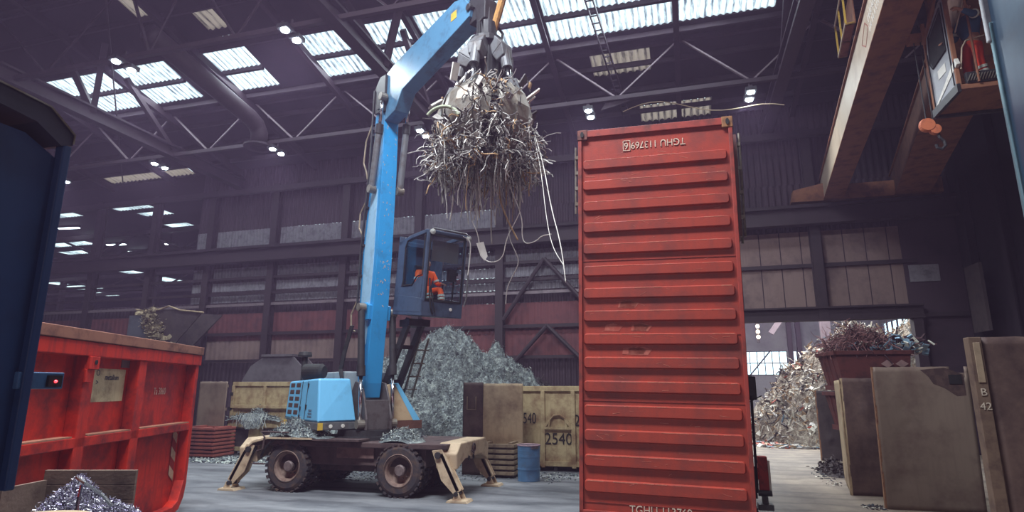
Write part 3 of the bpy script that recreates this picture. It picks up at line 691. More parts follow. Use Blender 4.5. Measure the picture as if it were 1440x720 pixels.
# mud guards / deck plates with swarf lying on them
for s in (-1,):
    mb = MB(); pts = [(-2.5, .92), (-2.3, 1.10), (-1.9, 1.2), (-.7, 1.2)]
    for a, b in zip(pts[:-1], pts[1:]): mb.bar((a[0], -.98, a[1]), (b[0], -.98, b[1]), .55, .04)
    under(mb, 'mudguard', BEIGE)
    mb = MB(); mb.bx(-.7, .5, -1.25, -.75, 1.16, 1.2); under(mb, 'deck_plate', CHAS)
    mb = MB(); mb.path([(-2.15, -1.25, .9), (-1.98, -1.28, .95), (-1.95, -1.28, 1.22), (-2.05, -1.28, 1.34), (-1.3, -1.28, 1.33)], .022, 6); mb.path([(-1.9, -1.27, .62), (-2.25, -1.27, .62)], .02)
    under(mb, 'step_rail', CHAS)
    mb = MB(); mb.path([(-1.35 - .75 * math.cos(q) * 1.0, -1.2, .56 + .72 * math.sin(q)) for q in [R(v) for v in (15, 30, 45, 60, 75)]], .025, 6); under(mb, 'mudguard_hoop', BLACK)
# four outriggers
def beam_poly(mb, pts, y0, y1, dirx): mb.prism([(dirx * p[0], p[1]) for p in pts], y0, y1)
for dx in (-1, 1):
    mb = MB()
    # crosshead: arched plate box between the pair of legs
    arch = [(-1.05, .62), (-1.1, .95), (-.85, 1.16), (.85, 1.16), (1.1, .95), (1.05, .62), (.55, .80), (-.55, .80)]
    mb.prism([(p[0], p[1]) for p in arch], dx * 2.28, dx * 2.78, 'x')
    o = under(mb, 'outrigger_crosshead', BEIGE, .03)
    for sy in (-1, 1):
        g = MB()
        for yy in (-.10, .07):
            pts = [(dx * 2.25, 1.02), (dx * 2.48, 1.05), (dx * 2.72, .62), (dx * 2.93, .24), (dx * 2.78, .14), (dx * 2.48, .42)]
            if dx < 0: pts = pts[::-1]
            g.prism(pts, sy * 1.12 + yy - .0, sy * 1.12 + yy + .03)
        g.hexa([(dx * 2.42, sy * 1.12 - .1, .95), (dx * 2.5, sy * 1.12 - .1, .98), (dx * 2.5, sy * 1.12 + .1, .98), (dx * 2.42, sy * 1.12 + .1, .95),
                (dx * 2.82, sy * 1.12 - .1, .2), (dx * 2.9, sy * 1.12 - .1, .24), (dx * 2.9, sy * 1.12 + .1, .24), (dx * 2.82, sy * 1.12 + .1, .2)])
        og = under(g, 'outrigger_leg', BEIGE, .008)
        MB().tube((dx * 2.3, sy * 1.12, .98), (dx * 2.58, sy * 1.12, .55), .055).tube((dx * 2.84, sy * 1.12 - .17, .17), (dx * 2.84, sy * 1.12 + .17, .17), .05).tube((dx * 2.4, sy * 1.12 - .15, .93), (dx * 2.4, sy * 1.12 + .15, .93), .07).build('pivot_pin', DGREY, og)
        p = MB(); p.prism([(dx * 2.87 - .24, 0.0), (dx * 2.87 + .24, 0.0), (dx * 2.87 + .2, .05), (dx * 2.87 - .2, .05)], sy * 1.12 - .2, sy * 1.12 + .2)
        for yy in (-.15, .12):
            p.prism([(dx * 2.87 - .12, .04), (dx * 2.87 + .1, .04), (dx * 2.87 + .02, .2), (dx * 2.87 - .05, .2)], sy * 1.12 + yy, sy * 1.12 + yy + .03)
        under(p, 'outrigger_foot', BEIGE, .006)
    if dx > 0:
        MB().path([(2.80 + .0, -.05 + .09 * math.cos(q), 1.0 + .09 * math.sin(q)) for q in [R(v) for v in range(0, 361, 30)]], .018, 6).path([(2.8, -.2, .95), (2.82, -.1, .88)], .02).build('tow_ring', CHAS, o)
        h = MB()
        for yy in (-.35, -.05): h.lathe([(.0, 0), (.035, 0), (.045, .015), (.06, .0)], 12, Matrix.Translation((2.785, yy, .8)) @ Matrix.Rotation(R(90), 4, 'Y'))
        h.build('pin_holes', BLACK, o)
# rotating platform
mb = MB(); mb.bx(-2.05, .27, -1.36, 1.0, 1.38, 1.56); mb.bx(-2.05, -1.2, -1.3, 1.3, 1.5, 1.9)
mb.build('platform', GREY, X, .02)
p = MB()
for (a, b) in ((-2.02, -1.86), ): p.bx(a, b, -1.372, -1.36, 1.39, 1.55)
p.bx(.27, .282, -1.36, -1.24, 1.39, 1.55); p.build('warning_patch', YELLOW, X)
mb = MB()
for y in (-1.05, -.75): mb.lathe([(.045, 0), (.045, .012), (0, .014)], 14, Matrix.Translation((.27, y, 1.47)) @ Matrix.Rotation(R(90), 4, 'Y'))
mb.build('tie_down_bolt', WHITE, X)
# engine hood: tapered box with a grille and a door on the side
H8 = [(-2.02, -1.36, 1.56), (.27, -1.36, 1.56), (.27, -.42, 1.56), (-2.02, -.42, 1.56), (-2.0, -1.30, 2.50), (-.0, -1.30, 2.56), (.05, -.52, 2.56), (-2.0, -.42, 2.56)]
mb = MB(); mb.hexa(H8); hood = mb.build('engine_hood', LBLUE, X, .045)
MB().hexa([(.272, -1.36 + .03, 1.6), (.276, -1.34, 1.6), (.276, -.46, 1.6), (.272, -.46, 1.6), (.03, -1.26, 2.5), (.034, -1.26, 2.5), (.08, -.56, 2.5), (.076, -.56, 2.5)]).build('hood_front_panel', LBLUE, hood)
VENT = mat('vent_mesh_brown', (84, 62, 60), .7, .2, (56, 40, 40), .4, 20)
def hs(x, z): # point on the hood side
    q = (z - 1.56) / .94; return (x * 1.0, -1.36 + .06 * q - .006, z)
for i in range(2):
    for j in range(5):
        xa = -1.86 + i * .42; za = 1.69 + j * .165
        MB().hexa([hs(xa, za), hs(xa + .30, za), (xa + .30, -1.25, za), (xa, -1.25, za), hs(xa, za + .11), hs(xa + .30, za + .11), (xa + .3, -1.25, za + .11), (xa, -1.25, za + .11)]).build('vent', VENT, hood, .012)
mb = MB()
for xa in (-1.0, -.62): mb.bar(hs(xa, 1.6), hs(xa, 2.5), .014, .012)
mb.bar(hs(-1.95, 1.62), hs(-1.0, 1.62), .012, .012); mb.build('door_seam', DGREY, hood)
mb = MB()
for xa, za in ((-.97, 1.85), (-.58, 1.9), (-.97, 1.65), (-.58, 2.4)): mb.box(Vector(hs(xa, za)), (.05, .04, .09))
mb.build('door_latch', DGREY, hood)
mb = MB()
for k in range(3): mb.box(Vector(hs(-.3, 1.68 + k * .07)), (.26 - .03 * k, .006, .035))
mb.build('side_lettering_plate', mat('faded_letters', (96, 124, 148), .6), hood)
# air cleaner and exhaust
a = MB(); a.tube((-1.35, -1.15, 2.74), (-1.0, -.85, 2.74), .2, n=20).tube((-1.0, -.85, 2.74), (-.94, -.80, 2.74), .205, .15, 20); a.tube((-1.3, -1.1, 2.5), (-1.3, -1.1, 2.7), .06)
ac = a.build('air_cleaner', BLACK, X, smooth=False)
b = MB(); b.tube((-1.72, -1.05, 2.5), (-1.72, -1.05, 3.15), .075); b.lathe([(0, 3.12), (.17, 3.14), (.18, 3.18), (.16, 3.26), (.0, 3.28)], 20, Matrix.Translation((-1.72, -1.05, 0))); b.tube((-1.6, -1.05, 2.75), (-1.3, -1.05, 2.8), .07)
b.build('intake_stack', DGREY, X)
MB().bx(-2.0, -.6, -.4, .9, 1.9, 2.75).build('rear_counterweight', mat('rear_pale_grey', (146, 152, 156), .6, 0, (110, 110, 112), .4, 3), X, .03)
# left fender beside the boom foot
mb = MB(); mb.hexa([(-.6, .44, 1.54), (.3, .44, 1.54), (.3, 1.16, 1.54), (-.6, 1.16, 1.54), (-.6, .36, 2.4), (.22, .36, 2.4), (.22, .62, 2.44), (-.6, .62, 2.44)])
fe = mb.build('left_fender', mat('fender_tan', (182, 156, 126), .6, 0, (150, 116, 88), .4, 2.5), X, .01)
MB().hexa([(-.6, 1.10, 1.54), (.302, 1.10, 1.54), (.302, 1.30, 1.54), (-.6, 1.30, 1.54), (-.6, .58, 2.44), (.23, .58, 2.44), (.23, .68, 2.46), (-.6, .68, 2.46)]).build('fender_edge', LBLUE, fe)
MB().bx(-.6, .33, .42, 1.34, 1.34, 1.54).build('fender_sill', mat('sill_brown', (104, 68, 58), .7, .1, (80, 52, 46), .5, 4), fe)
# boom foot bracket
mb = MB()
for y in (-.34, .30): mb.prism([(-.5, 1.5), (.62, 1.36), (.62, 1.62), (.45, 2.1), (.25, 2.45), (-.1, 2.5), (-.4, 2.1)], y, y + .05)
mb.bx(-.3, .5, -.3, .3, 1.36, 2.05); mb.build('boom_foot_bracket', mat('bracket_grey', (96, 88, 90), .6, .2, (70, 58, 58), .5, 4), X, .01)
# boom: bent box section
FR = [(.17, 2.1), (.24, 2.45), (.33, 3.45), (.42, 4.24), (.50, 5.4), (.56, 7.9), (.54, 9.4), (.42, 9.75)]
BK = [(.05, 9.95), (.0, 9.4), (-.06, 8.0), (-.34, 5.8), (-.38, 4.3), (-.28, 3.3), (-.22, 2.1)]
mb = MB(); mb.prism(FR + BK, -.21, .21); boom = mb.build('boom', BLUE, X, .012)
LS = mat('boom_side_pale_blue', (150, 190, 218), .45, 0, (112, 138, 160), .3, 3)
mb = MB(); mb.prism([(.12, 3.4), (.24, 4.3), (.34, 5.4), (.38, 7.4), (.02, 7.4), (-.22, 5.9), (-.26, 4.4), (-.18, 3.4)], -.222, -.208); mb.build('boom_side_plate', LS, boom)
# wear marks: bare scratches on the front
wm = MB(); random.seed(3)
for i in range(60):
    z = random.choice((random.uniform(4.3, 6.3), random.uniform(4.6, 5.6), random.uniform(6.5, 9.2)))
    x = .42 + (z - 4.24) * .069 if z < 5.4 else (.5 + (z - 5.4) * .024 if z < 7.9 else .56 - (z - 7.9) * .013)
    y = random.uniform(-.19, .17); L = random.uniform(.01, .07); a = random.uniform(-.9, .9)
    wm.box((x + .001, y, z), (.004, random.uniform(.006, .022), L), (a, 0, 0))
wm.build('scratches', mat('bare_scratch', (196, 168, 142), .6, 0, (120, 84, 66), .5, 20), boom)
MB().prism([(.02, 4.0), (.36, 4.0), (.40, 4.35), (.1, 4.45)], -.30, .30).build('cylinder_lug_plate', BLUE, boom, .01)
def cyl(name, a, b, c, R1, R2, parent, m=None):
    """barrel a-b, rod b-c"""
    o = MB().tube(a, b, R1, n=16).build(name, m or GREY, parent, smooth=False)
    d = (Vector(b) - Vector(a)).normalized(); MB().tube(Vector(b) - d * .25, b, R1 * 1.22, n=16).build('gland', DGREY, o)
    MB().tube(b, c, R2, n=14).build('rod', CHROME, o, smooth=True)
    e = MB()
    for p in (a, c): e.tube(Vector(p) + Vector((0, -.09, 0)), Vector(p) + Vector((0, .09, 0)), R1 * 1.25, n=14)
    e.build('eye', STEEL, o); return o
cyl('lift_cylinder', (.24, -.43, 4.3), (.42, -.43, 2.62), (.50, -.43, 1.5), .085, .045, X, DGREY)
cyl('lift_cylinder', (.24, .43, 4.2), (.38, .43, 2.66), (.46, .43, 1.5), .085, .045, X, DGREY)
cyl('stick_cylinder', (.26, -.34, 7.4), (.56, -.34, 9.1), (.68, -.34, 9.85), .085, .045, X, GREY)
cyl('stick_cylinder', (.52, .34, 7.4), (.76, .34, 9.2), (.86, .34, 9.95), .085, .045, X, GREY)
# stick
ST = [(.10, 9.55), (.30, 10.45), (.55, 10.62), (.95, 10.72), (3.85, 10.98), (4.25, 10.85), (4.52, 10.5), (4.45, 10.28), (4.0, 10.2), (1.45, 9.78), (1.1, 9.35), (.5, 9.25)]
mb = MB(); mb.prism(ST, -.2, .2); stick = mb.build('stick', STICKB, X, .015)
mb = MB(); mb.prism([(.05, 9.6), (.0, 10.35), (.3, 10.6), (.62, 10.55), (.6, 9.5)], -.27, -.2); mb.prism([(.05, 9.6), (.0, 10.35), (.3, 10.6), (.62, 10.55), (.6, 9.5)], .2, .27)
mb.tube((.45, -.36, 9.72), (.45, .36, 9.72), .16, n=18); mb.build('elbow_joint', DGREY, stick, .01)
MB().bx(3.72, 3.95, -.206, -.2, 10.52, 10.72).build('warning_label', YELLOW, stick)
MB().bar((1.6, -.1, 9.88), (3.6, -.1, 10.14), .06, .06).bar((1.6, .1, 9.86), (3.0, .1, 10.04), .04, .05).build('underside_pipe', STICKB, stick)
# hoses
random.seed(5)
for k in range(4):
    o = .05 * k; MB().path([(-.35 - o, -.36, 3.9), (-.55 - o, -.42, 3.3), (-.62 - o, -.48, 2.8), (-.45 - o * .6, -.5, 2.45), (-.3, -.45, 2.2 - o), (.0, -.4, 1.9)], .026, 6).build('hydraulic_hose', BLACK, boom)
for (p) in ([(-.05, -.28, 9.3), (-.28, -.32, 8.9), (-.36, -.32, 8.3), (-.2, -.3, 8.0), (-.16, -.28, 7.8)], [(-.2, -.26, 7.2), (-.44, -.3, 6.9), (-.46, -.3, 6.5), (-.3, -.28, 6.3)], [(-.36, -.3, 4.5), (-.56, -.34, 4.2), (-.52, -.34, 3.8), (-.34, -.3, 3.75)]):
    MB().path(p, .022, 6).build('hydraulic_hose', mat('hose_tan', (150, 132, 112), .6), boom)
mb = MB(); mb.path([(-.42, -.25, 4.3), (-.38, -.25, 5.8), (-.12, -.25, 7.9), (-.06, -.25, 9.2)], .03, 6); mb.path([(-.36, -.29, 4.3), (-.32, -.29, 5.8), (-.06, -.29, 7.9), (.0, -.29, 9.4), (.02, -.29, 10.3)], .025, 6)
for (x, z) in ((-.4, 4.4), (-.4, 5.2), (-.33, 6), (-.2, 7), (-.1, 8.0), (-.05, 9.0)): mb.box((x + .03, -.25, z), (.14, .08, .06))
mb.build('boom_pipes', DGREY, boom)
# cab lift arm and steps behind the boom
mb = MB()
for y in (.55, .95): mb.bar((-.55, y, 2.0), (.9, y, 4.0), .08, .22)
mb.bar((-.2, .45, 2.5), (-.2, 1.05, 2.5), .1, .1); mb.bar((.45, .5, 3.35), (.45, 1.0, 3.35), .1, .1); mb.bx(.5, 1.0, .5, 1.1, 3.85, 4.02); mb.build('cab_lift_arm', DGREY, X)
mb = MB()
for i in range(4): mb.box((-.1 + i * .18, 1.2, 2.3 + i * .33), (.22, .3, .03))
mb.bar((-.25, 1.08, 2.1), (.55, 1.08, 3.6), .03, .06); mb.bar((-.25, 1.34, 2.1), (.55, 1.34, 3.6), .03, .06); mb.build('cab_steps', STEEL, X)
# cab, pitched slightly nose-down
cab = bpy.data.objects.new('cab', bpy.data.meshes.new('cab')); 
CX0, CX1, CY0, CY1, CZ0, CZ1 = -1.45, 0, 0, 1.14, 0, 2.06
mb = MB(); mb.bx(CX0, CX1, CY0, CY1, .0, .10)
# floor tub, lower skirts
mb.prism([(CX0, .06), (CX1, .06), (CX1, .38), (-.12, .42), (CX0, .52)], CY0, CY0 + .04); mb.prism([(CX0, .06), (CX1, .06), (CX1, .38), (-.12, .42), (CX0, .52)], CY1 - .04, CY1)
mb.bx(-.05, 0, CY0, CY1, .08, .36)
mb.bx(CX0, CX0 + .05, CY0, CY1, 0, 2.0)
roofp = [(CX0, 1.86), (-.75, 2.0), (-.1, 2.08), (0, 2.06), (0, 1.98), (-.15, 1.98), (-.8, 1.90), (CX0, 1.76)]
mb.prism(roofp, CY0, CY0 + .09); mb.prism(roofp, CY1 - .09, CY1); mb.bx(-.16, 0, CY0, CY1, 1.98, 2.07); mb.bx(CX0, CX0 + .2, CY0, CY1, 1.76, 1.87)
mb.bar((-.04, .04, .3), (-.04, .04, 2.0), .08, .08); mb.bar((-.04, CY1 - .04, .3), (-.04, CY1 - .04, 2.0), .07, .07)
mb.prism([(CX0, .5), (-1.22, .5), (-1.05, .9), (-1.1, 1.7), (-.98, 1.9), (CX0, 1.8)], CY0, CY0 + .05); mb.prism([(CX0, .5), (-1.22, .5), (-1.05, .9), (-1.1, 1.7), (-.98, 1.9), (CX0, 1.8)], CY1 - .05, CY1)
mb.prism([(-1.3, .42), (-.12, .4), (-.1, .95), (-.32, .92), (-.55, .72), (-1.3, .68)], CY0 + .002, CY0 + .04)
cab = mb.build('cab', CABG, X, .012, loc=(1.86, .33, 4.0), rot=(0, R(6.5), R(0)))
GL = glass('cab_glass', (.90, .92, .94), .04, .05); GLS = glass('cab_side_glass', (.78, .86, .92), .04, .07)
MB().bx(-.03, -.02, .08, CY1 - .08, .38, 1.96).build('windshield', GL, cab)
MB().hexa([(CX0 + .2, .09, 1.80), (-.16, .09, 2.0), (-.16, CY1 - .09, 2.0), (CX0 + .2, CY1 - .09, 1.80), (CX0 + .2, .09, 1.82), (-.16, .09, 2.02), (-.16, CY1 - .09, 2.02), (CX0 + .2, CY1 - .09, 1.82)]).build('added_roof_glass', GL, cab)  # glass added in the roof to let light reach the operator
MB().bx(-1.05, -.1, .015, .025, .7, 1.92).build('side_window', GLS, cab); MB().bx(-1.0, -.1, CY1 - .03, CY1 - .02, .5, 1.92).build('side_window', GLS, cab)
wf = MB()
for (a, b, c_, d_) in ((.06, .10, .36, 1.98), (CY1 - .1, CY1 - .06, .36, 1.98)): wf.bx(-.015, .01, a, b, c_, d_)
wf.bx(-.015, .01, .06, CY1 - .06, 1.93, 1.98); wf.bx(-.015, .01, .06, CY1 - .06, .36, .41); wf.build('windshield_frame', BLACK, cab)
wf = MB(); wf.path([(-1.02, -.004, .72), (-1.06, -.004, 1.68), (-.96, -.004, 1.84), (-.12, -.004, 1.94), (-.1, -.004, .98), (-.34, -.004, .94), (-.55, -.004, .74), (-1.02, -.004, .72)], .018, 4); wf.build('side_window_seal', BLACK, cab)
MB().bx(-.14, -.12, .22, .98, 1.34, 1.84).build('sun_blind', glass('sun_blind_film', (.42, .46, .48), .5, .35), cab)
g = MB(); g.path([(.03, .10, 2.06), (.05, .12, 2.10), (.05, CY1 - .1, 2.10), (.05, CY1 + .02, 2.04), (.05, CY1 + .06, 1.9), (.05, CY1 + .06, .5), (.03, CY1 + .02, .3)], .022, 6)
g.build('guard_rail', GREY, cab)
MB().lathe([(0, 0), (.06, 0), (.07, .06), (0, .08)], 14, Matrix.Translation((.0, .10, 2.02)) @ Matrix.Rotation(R(90), 4, 'Y')).build('work_lamp', mat('lamp_glass_grey', (180, 180, 176), .3), cab)
MB().lathe([(0, 0), (.06, 0), (.07, .06), (0, .08)], 14, Matrix.Translation((.0, CY1, 2.0)) @ Matrix.Rotation(R(90), 4, 'Y')).build('work_lamp', mat('lamp_glass_grey', (180, 180, 176), .3), cab)
MB().lathe([(0, 0), (.04, 0), (.04, .012), (0, .014)], 14, Matrix.Translation((.0, .80, .2)) @ Matrix.Rotation(R(90), 4, 'Y')).build('round_badge', WHITE, cab)
MB().bx(-1.2, -.75, .36, .86, .42, .54).bx(-1.3, -1.18, .38, .84, .5, 1.3).bx(-1.1, -.9, .5, .7, .1, .42).build('seat', BLACK, cab, .04)
MB().bx(-1.1, -.65, .26, .34, .62, .70).bx(-1.1, -.65, .88, .96, .62, .70).tube((-.66, .3, .7), (-.64, .3, .84), .02).tube((-.66, .92, .7), (-.64, .92, .84), .02).build('control_armrest', DGREY, cab)
MB().bx(-.3, -.16, .8, 1.0, .9, 1.2).bar((-.2, .95, .4), (-.2, .95, .95), .03, .03).bx(-.2, -.14, .93, 1.03, 1.05, 1.13).build('monitor', BLACK, cab)
MB().tube((-.4, .4, .12), (-.25, .4, .3), .02).tube((-.4, .7, .12), (-.25, .7, .3), .02).build('pedal', DGREY, cab)
MB().path([(.0, .15, .9), (.03, .17, .5), (.04, .22, .2), (.02, .3, .05)], .022, 6).path([(.0, .2, .7), (.04, .26, .35), (.03, .34, .1)], .02, 6).build('front_hose', BLACK, cab)
# operator on the seat; cab frame expressed in world
bpy.context.view_layer.update()
CM = Matrix.Translation((-7.6, 13.7, 0)) @ Matrix.Rotation(A35, 4, 'Z') @ Matrix.Translation((1.86, .33, 4.0)) @ Matrix.Rotation(R(6.5), 4, 'Y')
J = dict(pelvis=(0, 0, .10), chest=(.06, 0, .48), neck=(.10, 0, .66), head=(.13, 0, .80), look=(1, .15, -.35),
         shL=(.07, .20, .58), elL=(.14, .30, .30), wrL=(.40, .29, .28), tipL=(.55, .29, .25), shR=(.07, -.20, .58), elR=(.12, -.32, .30), wrR=(.38, -.30, .28), tipR=(.53, -.30, .25),
         hipL=(.06, .10, .08), knL=(.50, .17, .12), anL=(.58, .18, -.28), toeL=(.74, .19, -.34), hipR=(.06, -.10, .08), knR=(.50, -.15, .12), anR=(.56, -.16, -.28), toeR=(.72, -.18, -.34))
lp = CM @ Vector((-.98, .60, .52))
person('person in orange hi-vis workwear sitting in the raised cab of the blue handler', tuple(lp), A35, J, ORANGE, ORANGE)

# grab
GX, GZ = 4.84, 0
g0 = MB(); g0.tube((4.45, -.24, 10.5), (4.45, .24, 10.5), .09); g0.bx(4.35, 4.85, -.12, .12, 10.15, 10.6); g0.tube((4.84, 0, 10.3), (4.84, 0, 9.9), .16); g0.prism([(4.3, 10.7), (4.75, 10.75), (5.0, 10.45), (4.98, 10.0), (4.7, 9.95), (4.62, 10.4)], -.16, .16)
grab = g0.build('grab', DGREY, X, .02)
MB().tube((4.84, 0, 8.7), (4.84, 0, 8.0), .2, n=16).tube((4.84, 0, 9.95), (4.84, 0, 9.55), .22, n=20).tube((4.84, 0, 9.55), (4.84, 0, 9.42), .36, n=20).tube((4.84, 0, 9.45), (4.84, 0, 8.6), .27, n=20).build('rotator', DGREY, grab, .01)
HB = []
pts = []
for i in range(14):
    a = i / 13; pts.append((5.22 - .35 * a * a, .2 - .1 * a, 10.75 - 1.1 * a + .12 * math.sin(a * 3)))
MB().path(pts, .085, 10).build('hose_sleeve', mat('sleeve_ochre', (178, 128, 70), .8, 0, (110, 80, 56), .5, 8, .3, 40), grab)
for k in range(4):
    o = (k - 1.5) * .07; MB().path([(3.9, o, 10.98), (4.3, o, 11.2), (4.8, o + .05, 11.22), (5.15, .15, 10.95), (5.22, .2, 10.75)], .028, 6).build('hydraulic_hose', BLACK, grab)
for k in range(3):
    a = 1.2 + k * 2.0; MB().path([(4.84 + .2 * math.cos(a), .2 * math.sin(a), 10.0), (4.84 + .36 * math.cos(a), .36 * math.sin(a), 9.8), (4.84 + .3 * math.cos(a), .3 * math.sin(a), 9.5)], .03, 6).build('hydraulic_hose', BLACK, grab)
def shellpt(r, z, th, c): return (GX + r * math.cos(c + th), r * math.sin(c + th), z)
SPROF = [(a_ * .88, b_ - .40) for a_, b_ in [(.46, 8.60), (.62, 8.72), (.84, 8.68), (1.01, 8.48), (1.10, 8.18), (1.09, 7.90), (1.0, 7.64), (.84, 7.42), (.62, 7.24)]]
SWID = [.30, .46, .54, .56, .55, .50, .40, .25, .06]
for k in range(5):
    c = R(-25 + 36 + 72 * k); mb = MB(); n = 8
    outer = []; inner = []
    for (r, z), wd in zip(SPROF, SWID):
        for i in range(n + 1):
            th = -wd + 2 * wd * i / n; outer.append(shellpt(r, z, th, c)); inner.append(shellpt(r - .05, z - .01, th, c))
    m_ = len(SPROF); o = len(outer); vs = outer + inner; fs = []
    for j in range(m_ - 1):
        for i in range(n):
            a = j * (n + 1) + i; b = a + n + 1; fs.append((a, a + 1, b + 1, b)); fs.append((o + a, o + b, o + b + 1, o + a + 1))
        for i in (0, n):
            a = j * (n + 1) + i; b = a + n + 1; fs.append((a, b, o + b, o + a))
    mb.add(vs, fs); sh = mb.build('claw_shell', STEEL, grab, smooth=True)
    rb = MB(); vs = []; fs = []
    for (r, z), wd in zip(SPROF, SWID):
        ww = min(.17, wd * .8); 
        for (rr, th) in ((r - .01, -ww), (r + .055, -ww), (r + .055, ww), (r - .01, ww)): vs.append(shellpt(rr, z + (.05 if rr > r and j == 0 else 0), th, c))
    for j in range(m_ - 1):
        for i in range(4): fs.append((j * 4 + i, j * 4 + (i + 1) % 4, (j + 1) * 4 + (i + 1) % 4, (j + 1) * 4 + i))
    fs.append((0, 3, 2, 1)); rb.add(vs, fs); rb.build('claw_rib', STEEL, sh, .01)
    # bracket arm and cylinder of this claw
    br = MB(); ca, sa = math.cos(c), math.sin(c)
    def q(r, z, t=0): return (GX + r * ca - t * sa, r * sa + t * ca, z)
    br.hexa([q(.15, 9.55, -.12), q(.15, 9.55, .12), q(.30, 9.05, .16), q(.30, 9.05, -.16), q(.32, 9.53, -.12), q(.32, 9.53, .12), q(.58, 9.24, .17), q(.58, 9.24, -.17)])
    br.hexa([q(.30, 9.05, -.16), q(.30, 9.05, .16), q(.40, 8.90, .13), q(.40, 8.90, -.13), q(.58, 9.24, -.17), q(.58, 9.24, .17), q(.60, 8.98, .13), q(.60, 8.98, -.13)])
    bo = br.build('claw_bracket', GREY, grab, .02)
    MB().tube(q(.48, 9.2), q(.58, 8.72), .105, n=14).build('cylinder_barrel', GREY, bo); MB().tube(q(.58, 8.74), q(.67, 8.30), .058, n=12).build('cylinder_rod', CHROME, bo, smooth=True)
    e = MB()
    for t_ in (-.1, .06): e.hexa([q(.48, 8.2, t_), q(.86, 8.2, t_), q(.86, 8.2, t_ + .04), q(.48, 8.2, t_ + .04), q(.60, 8.46, t_), q(.76, 8.46, t_), q(.76, 8.46, t_ + .04), q(.60, 8.46, t_ + .04)])
    e.build('claw_hinge', GREY, sh)

# scrap held in the grab (world frame)
G = Matrix.Translation((-7.6, 13.7, 0)) @ Matrix.Rotation(A35, 4, 'Z') @ Vector((GX, 0, 0)); gx, gy = G.x, G.y
SW = [mat('wire_silver', (168, 162, 158), .5, .15, (120, 110, 106), .5, 9), mat('wire_tan', (176, 140, 100), .6, .1, (120, 88, 64), .5, 9), mat('wire_dark', (70, 62, 64), .6, .1, (54, 46, 48), .5, 9), mat('wire_white', (222, 216, 208), .5, 0, (150, 140, 136), .4, 9)]
random.seed(11)
mb = MB()
def wire(p, d, L, r, droop=1.0, n=6, wob=.35):
    pts = [Vector(p)]; d = Vector(d).normalized()
    for i in range(n):
        d = (d + Vector((random.gauss(0, wob), random.gauss(0, wob), random.gauss(0, wob) - .25 * droop))).normalized()
        pts.append(pts[-1] + d * L / n)
    mb.path(pts, r, 4)
cth = math.atan2(-gy, -gx)
for i in range(1500):
    th = random.uniform(0, 2 * PI); rr = math.sqrt(random.random()) * 1.12; z = random.uniform(6.7, 7.6) - .2 * rr
    if i % 7 == 0: th = cth + random.gauss(0, .22); rr = random.uniform(.55, .95); z = random.uniform(7.3, 8.3)
    mb.k = random.choice((0, 0, 0, 0, 1, 2, 2, 2, 3))
    wire((gx + rr * math.cos(th), gy + rr * math.sin(th), z), (math.cos(th) * .6 * rr, math.sin(th) * .6 * rr, random.uniform(-.8, .6)), random.uniform(.2, .6), random.uniform(.006, .015), .7, 6, .5)
for i in range(130):
    th = random.uniform(0, 2 * PI); rr = random.uniform(.1, 1.1); z = random.uniform(6.7, 7.4); mb.k = random.choice((0, 0, 0, 1, 2, 3, 3))
    wire((gx + rr * math.cos(th), gy + rr * math.sin(th), z), (random.uniform(-.2, .2), random.uniform(-.2, .2), -1), random.uniform(.4, 1.5) * (1.15 - .4 * rr), random.uniform(.007, .014), 2.6, 9, .17)
for i in range(170):
    th = random.uniform(0, 2 * PI); rr = random.uniform(0, 1.1); z = random.uniform(6.9, 8.4); mb.k = random.choice((0, 1, 2, 2, 3))
    mb.box((gx + rr * math.cos(th), gy + rr * math.sin(th), z), (random.uniform(.03, .2), random.uniform(.01, .05), random.uniform(.1, .5)), (random.uniform(-1, 1), random.uniform(-1, 1), random.uniform(0, 3)))
tag(mb.build('scrap_tangle', SW), 'dense tangle of wires and strips clutched in the steel claw', 'scrap metal', kind='stuff')
def strand(name, label, pts, r, m, n=5, group=None):
    # smooth the given points a little
    P = [Vector(p) for p in pts]
    for _ in range(2):
        Q = [P[0]]
        for a, b in zip(P[:-1], P[1:]): Q += [a.lerp(b, .25), a.lerp(b, .75)]
        P = Q + [P[-1]]
    o = MB().path(P, r, n).build(name, m, smooth=True); return tag(o, label, 'wire', group)
E2 = lambda dx, dz, dy=0: (gx + dx, gy + dy, dz)
GRP = 'single wires trailing from the scrap in the claw'
strand('hanging_wire', 'long twisted wire pair sweeping from the claw to the red container left edge', [(gx + 1.05, gy - .1, 7.3), (gx + 1.35, gy - .6, 6.4), (gx + 1.6, gy - 1.2, 5.4), (gx + 1.85, gy - 1.6, 4.6), (gx + 1.95, gy - 1.8, 3.95)], .009, SW[3], group=GRP)
strand('hanging_wire', 'slacker wire running beside the long twisted pair near the red container', [(gx + 1.05, gy - .1, 7.2), (gx + 1.3, gy - .6, 6.3), (gx + 1.5, gy - 1.1, 5.2), (gx + 1.68, gy - 1.5, 4.6), (gx + 1.9, gy - 1.7, 4.25)], .007, SW[3], group=GRP)
strand('hanging_wire', 'wire ending in a ring-shaped connector below the right of the claw', [E2(.75, 7.0), E2(.74, 6.4), E2(.73, 6.0), E2(.72, 5.75)], .018, SW[0], group=GRP)
strand('hanging_wire', 'thin wire looping down left to the white tag beside the cab', [E2(-.15, 6.6), E2(-.30, 6.2), E2(-.32, 5.7), E2(-.12, 5.3), E2(-.10, 4.9), E2(.1, 4.72), E2(.38, 4.78), E2(.45, 5.2), E2(.62, 5.5), E2(.72, 5.7)], .010, SW[3], group=GRP)
strand('hanging_wire', 'curly wire dropping lowest under the claw, ending right of the cab', [E2(.45, 6.4), E2(.52, 5.7), E2(.5, 5.2), E2(.62, 4.95), E2(.72, 4.7), E2(.55, 4.4), E2(.46, 4.2), E2(.44, 3.9)], .010, SW[0], group=GRP)
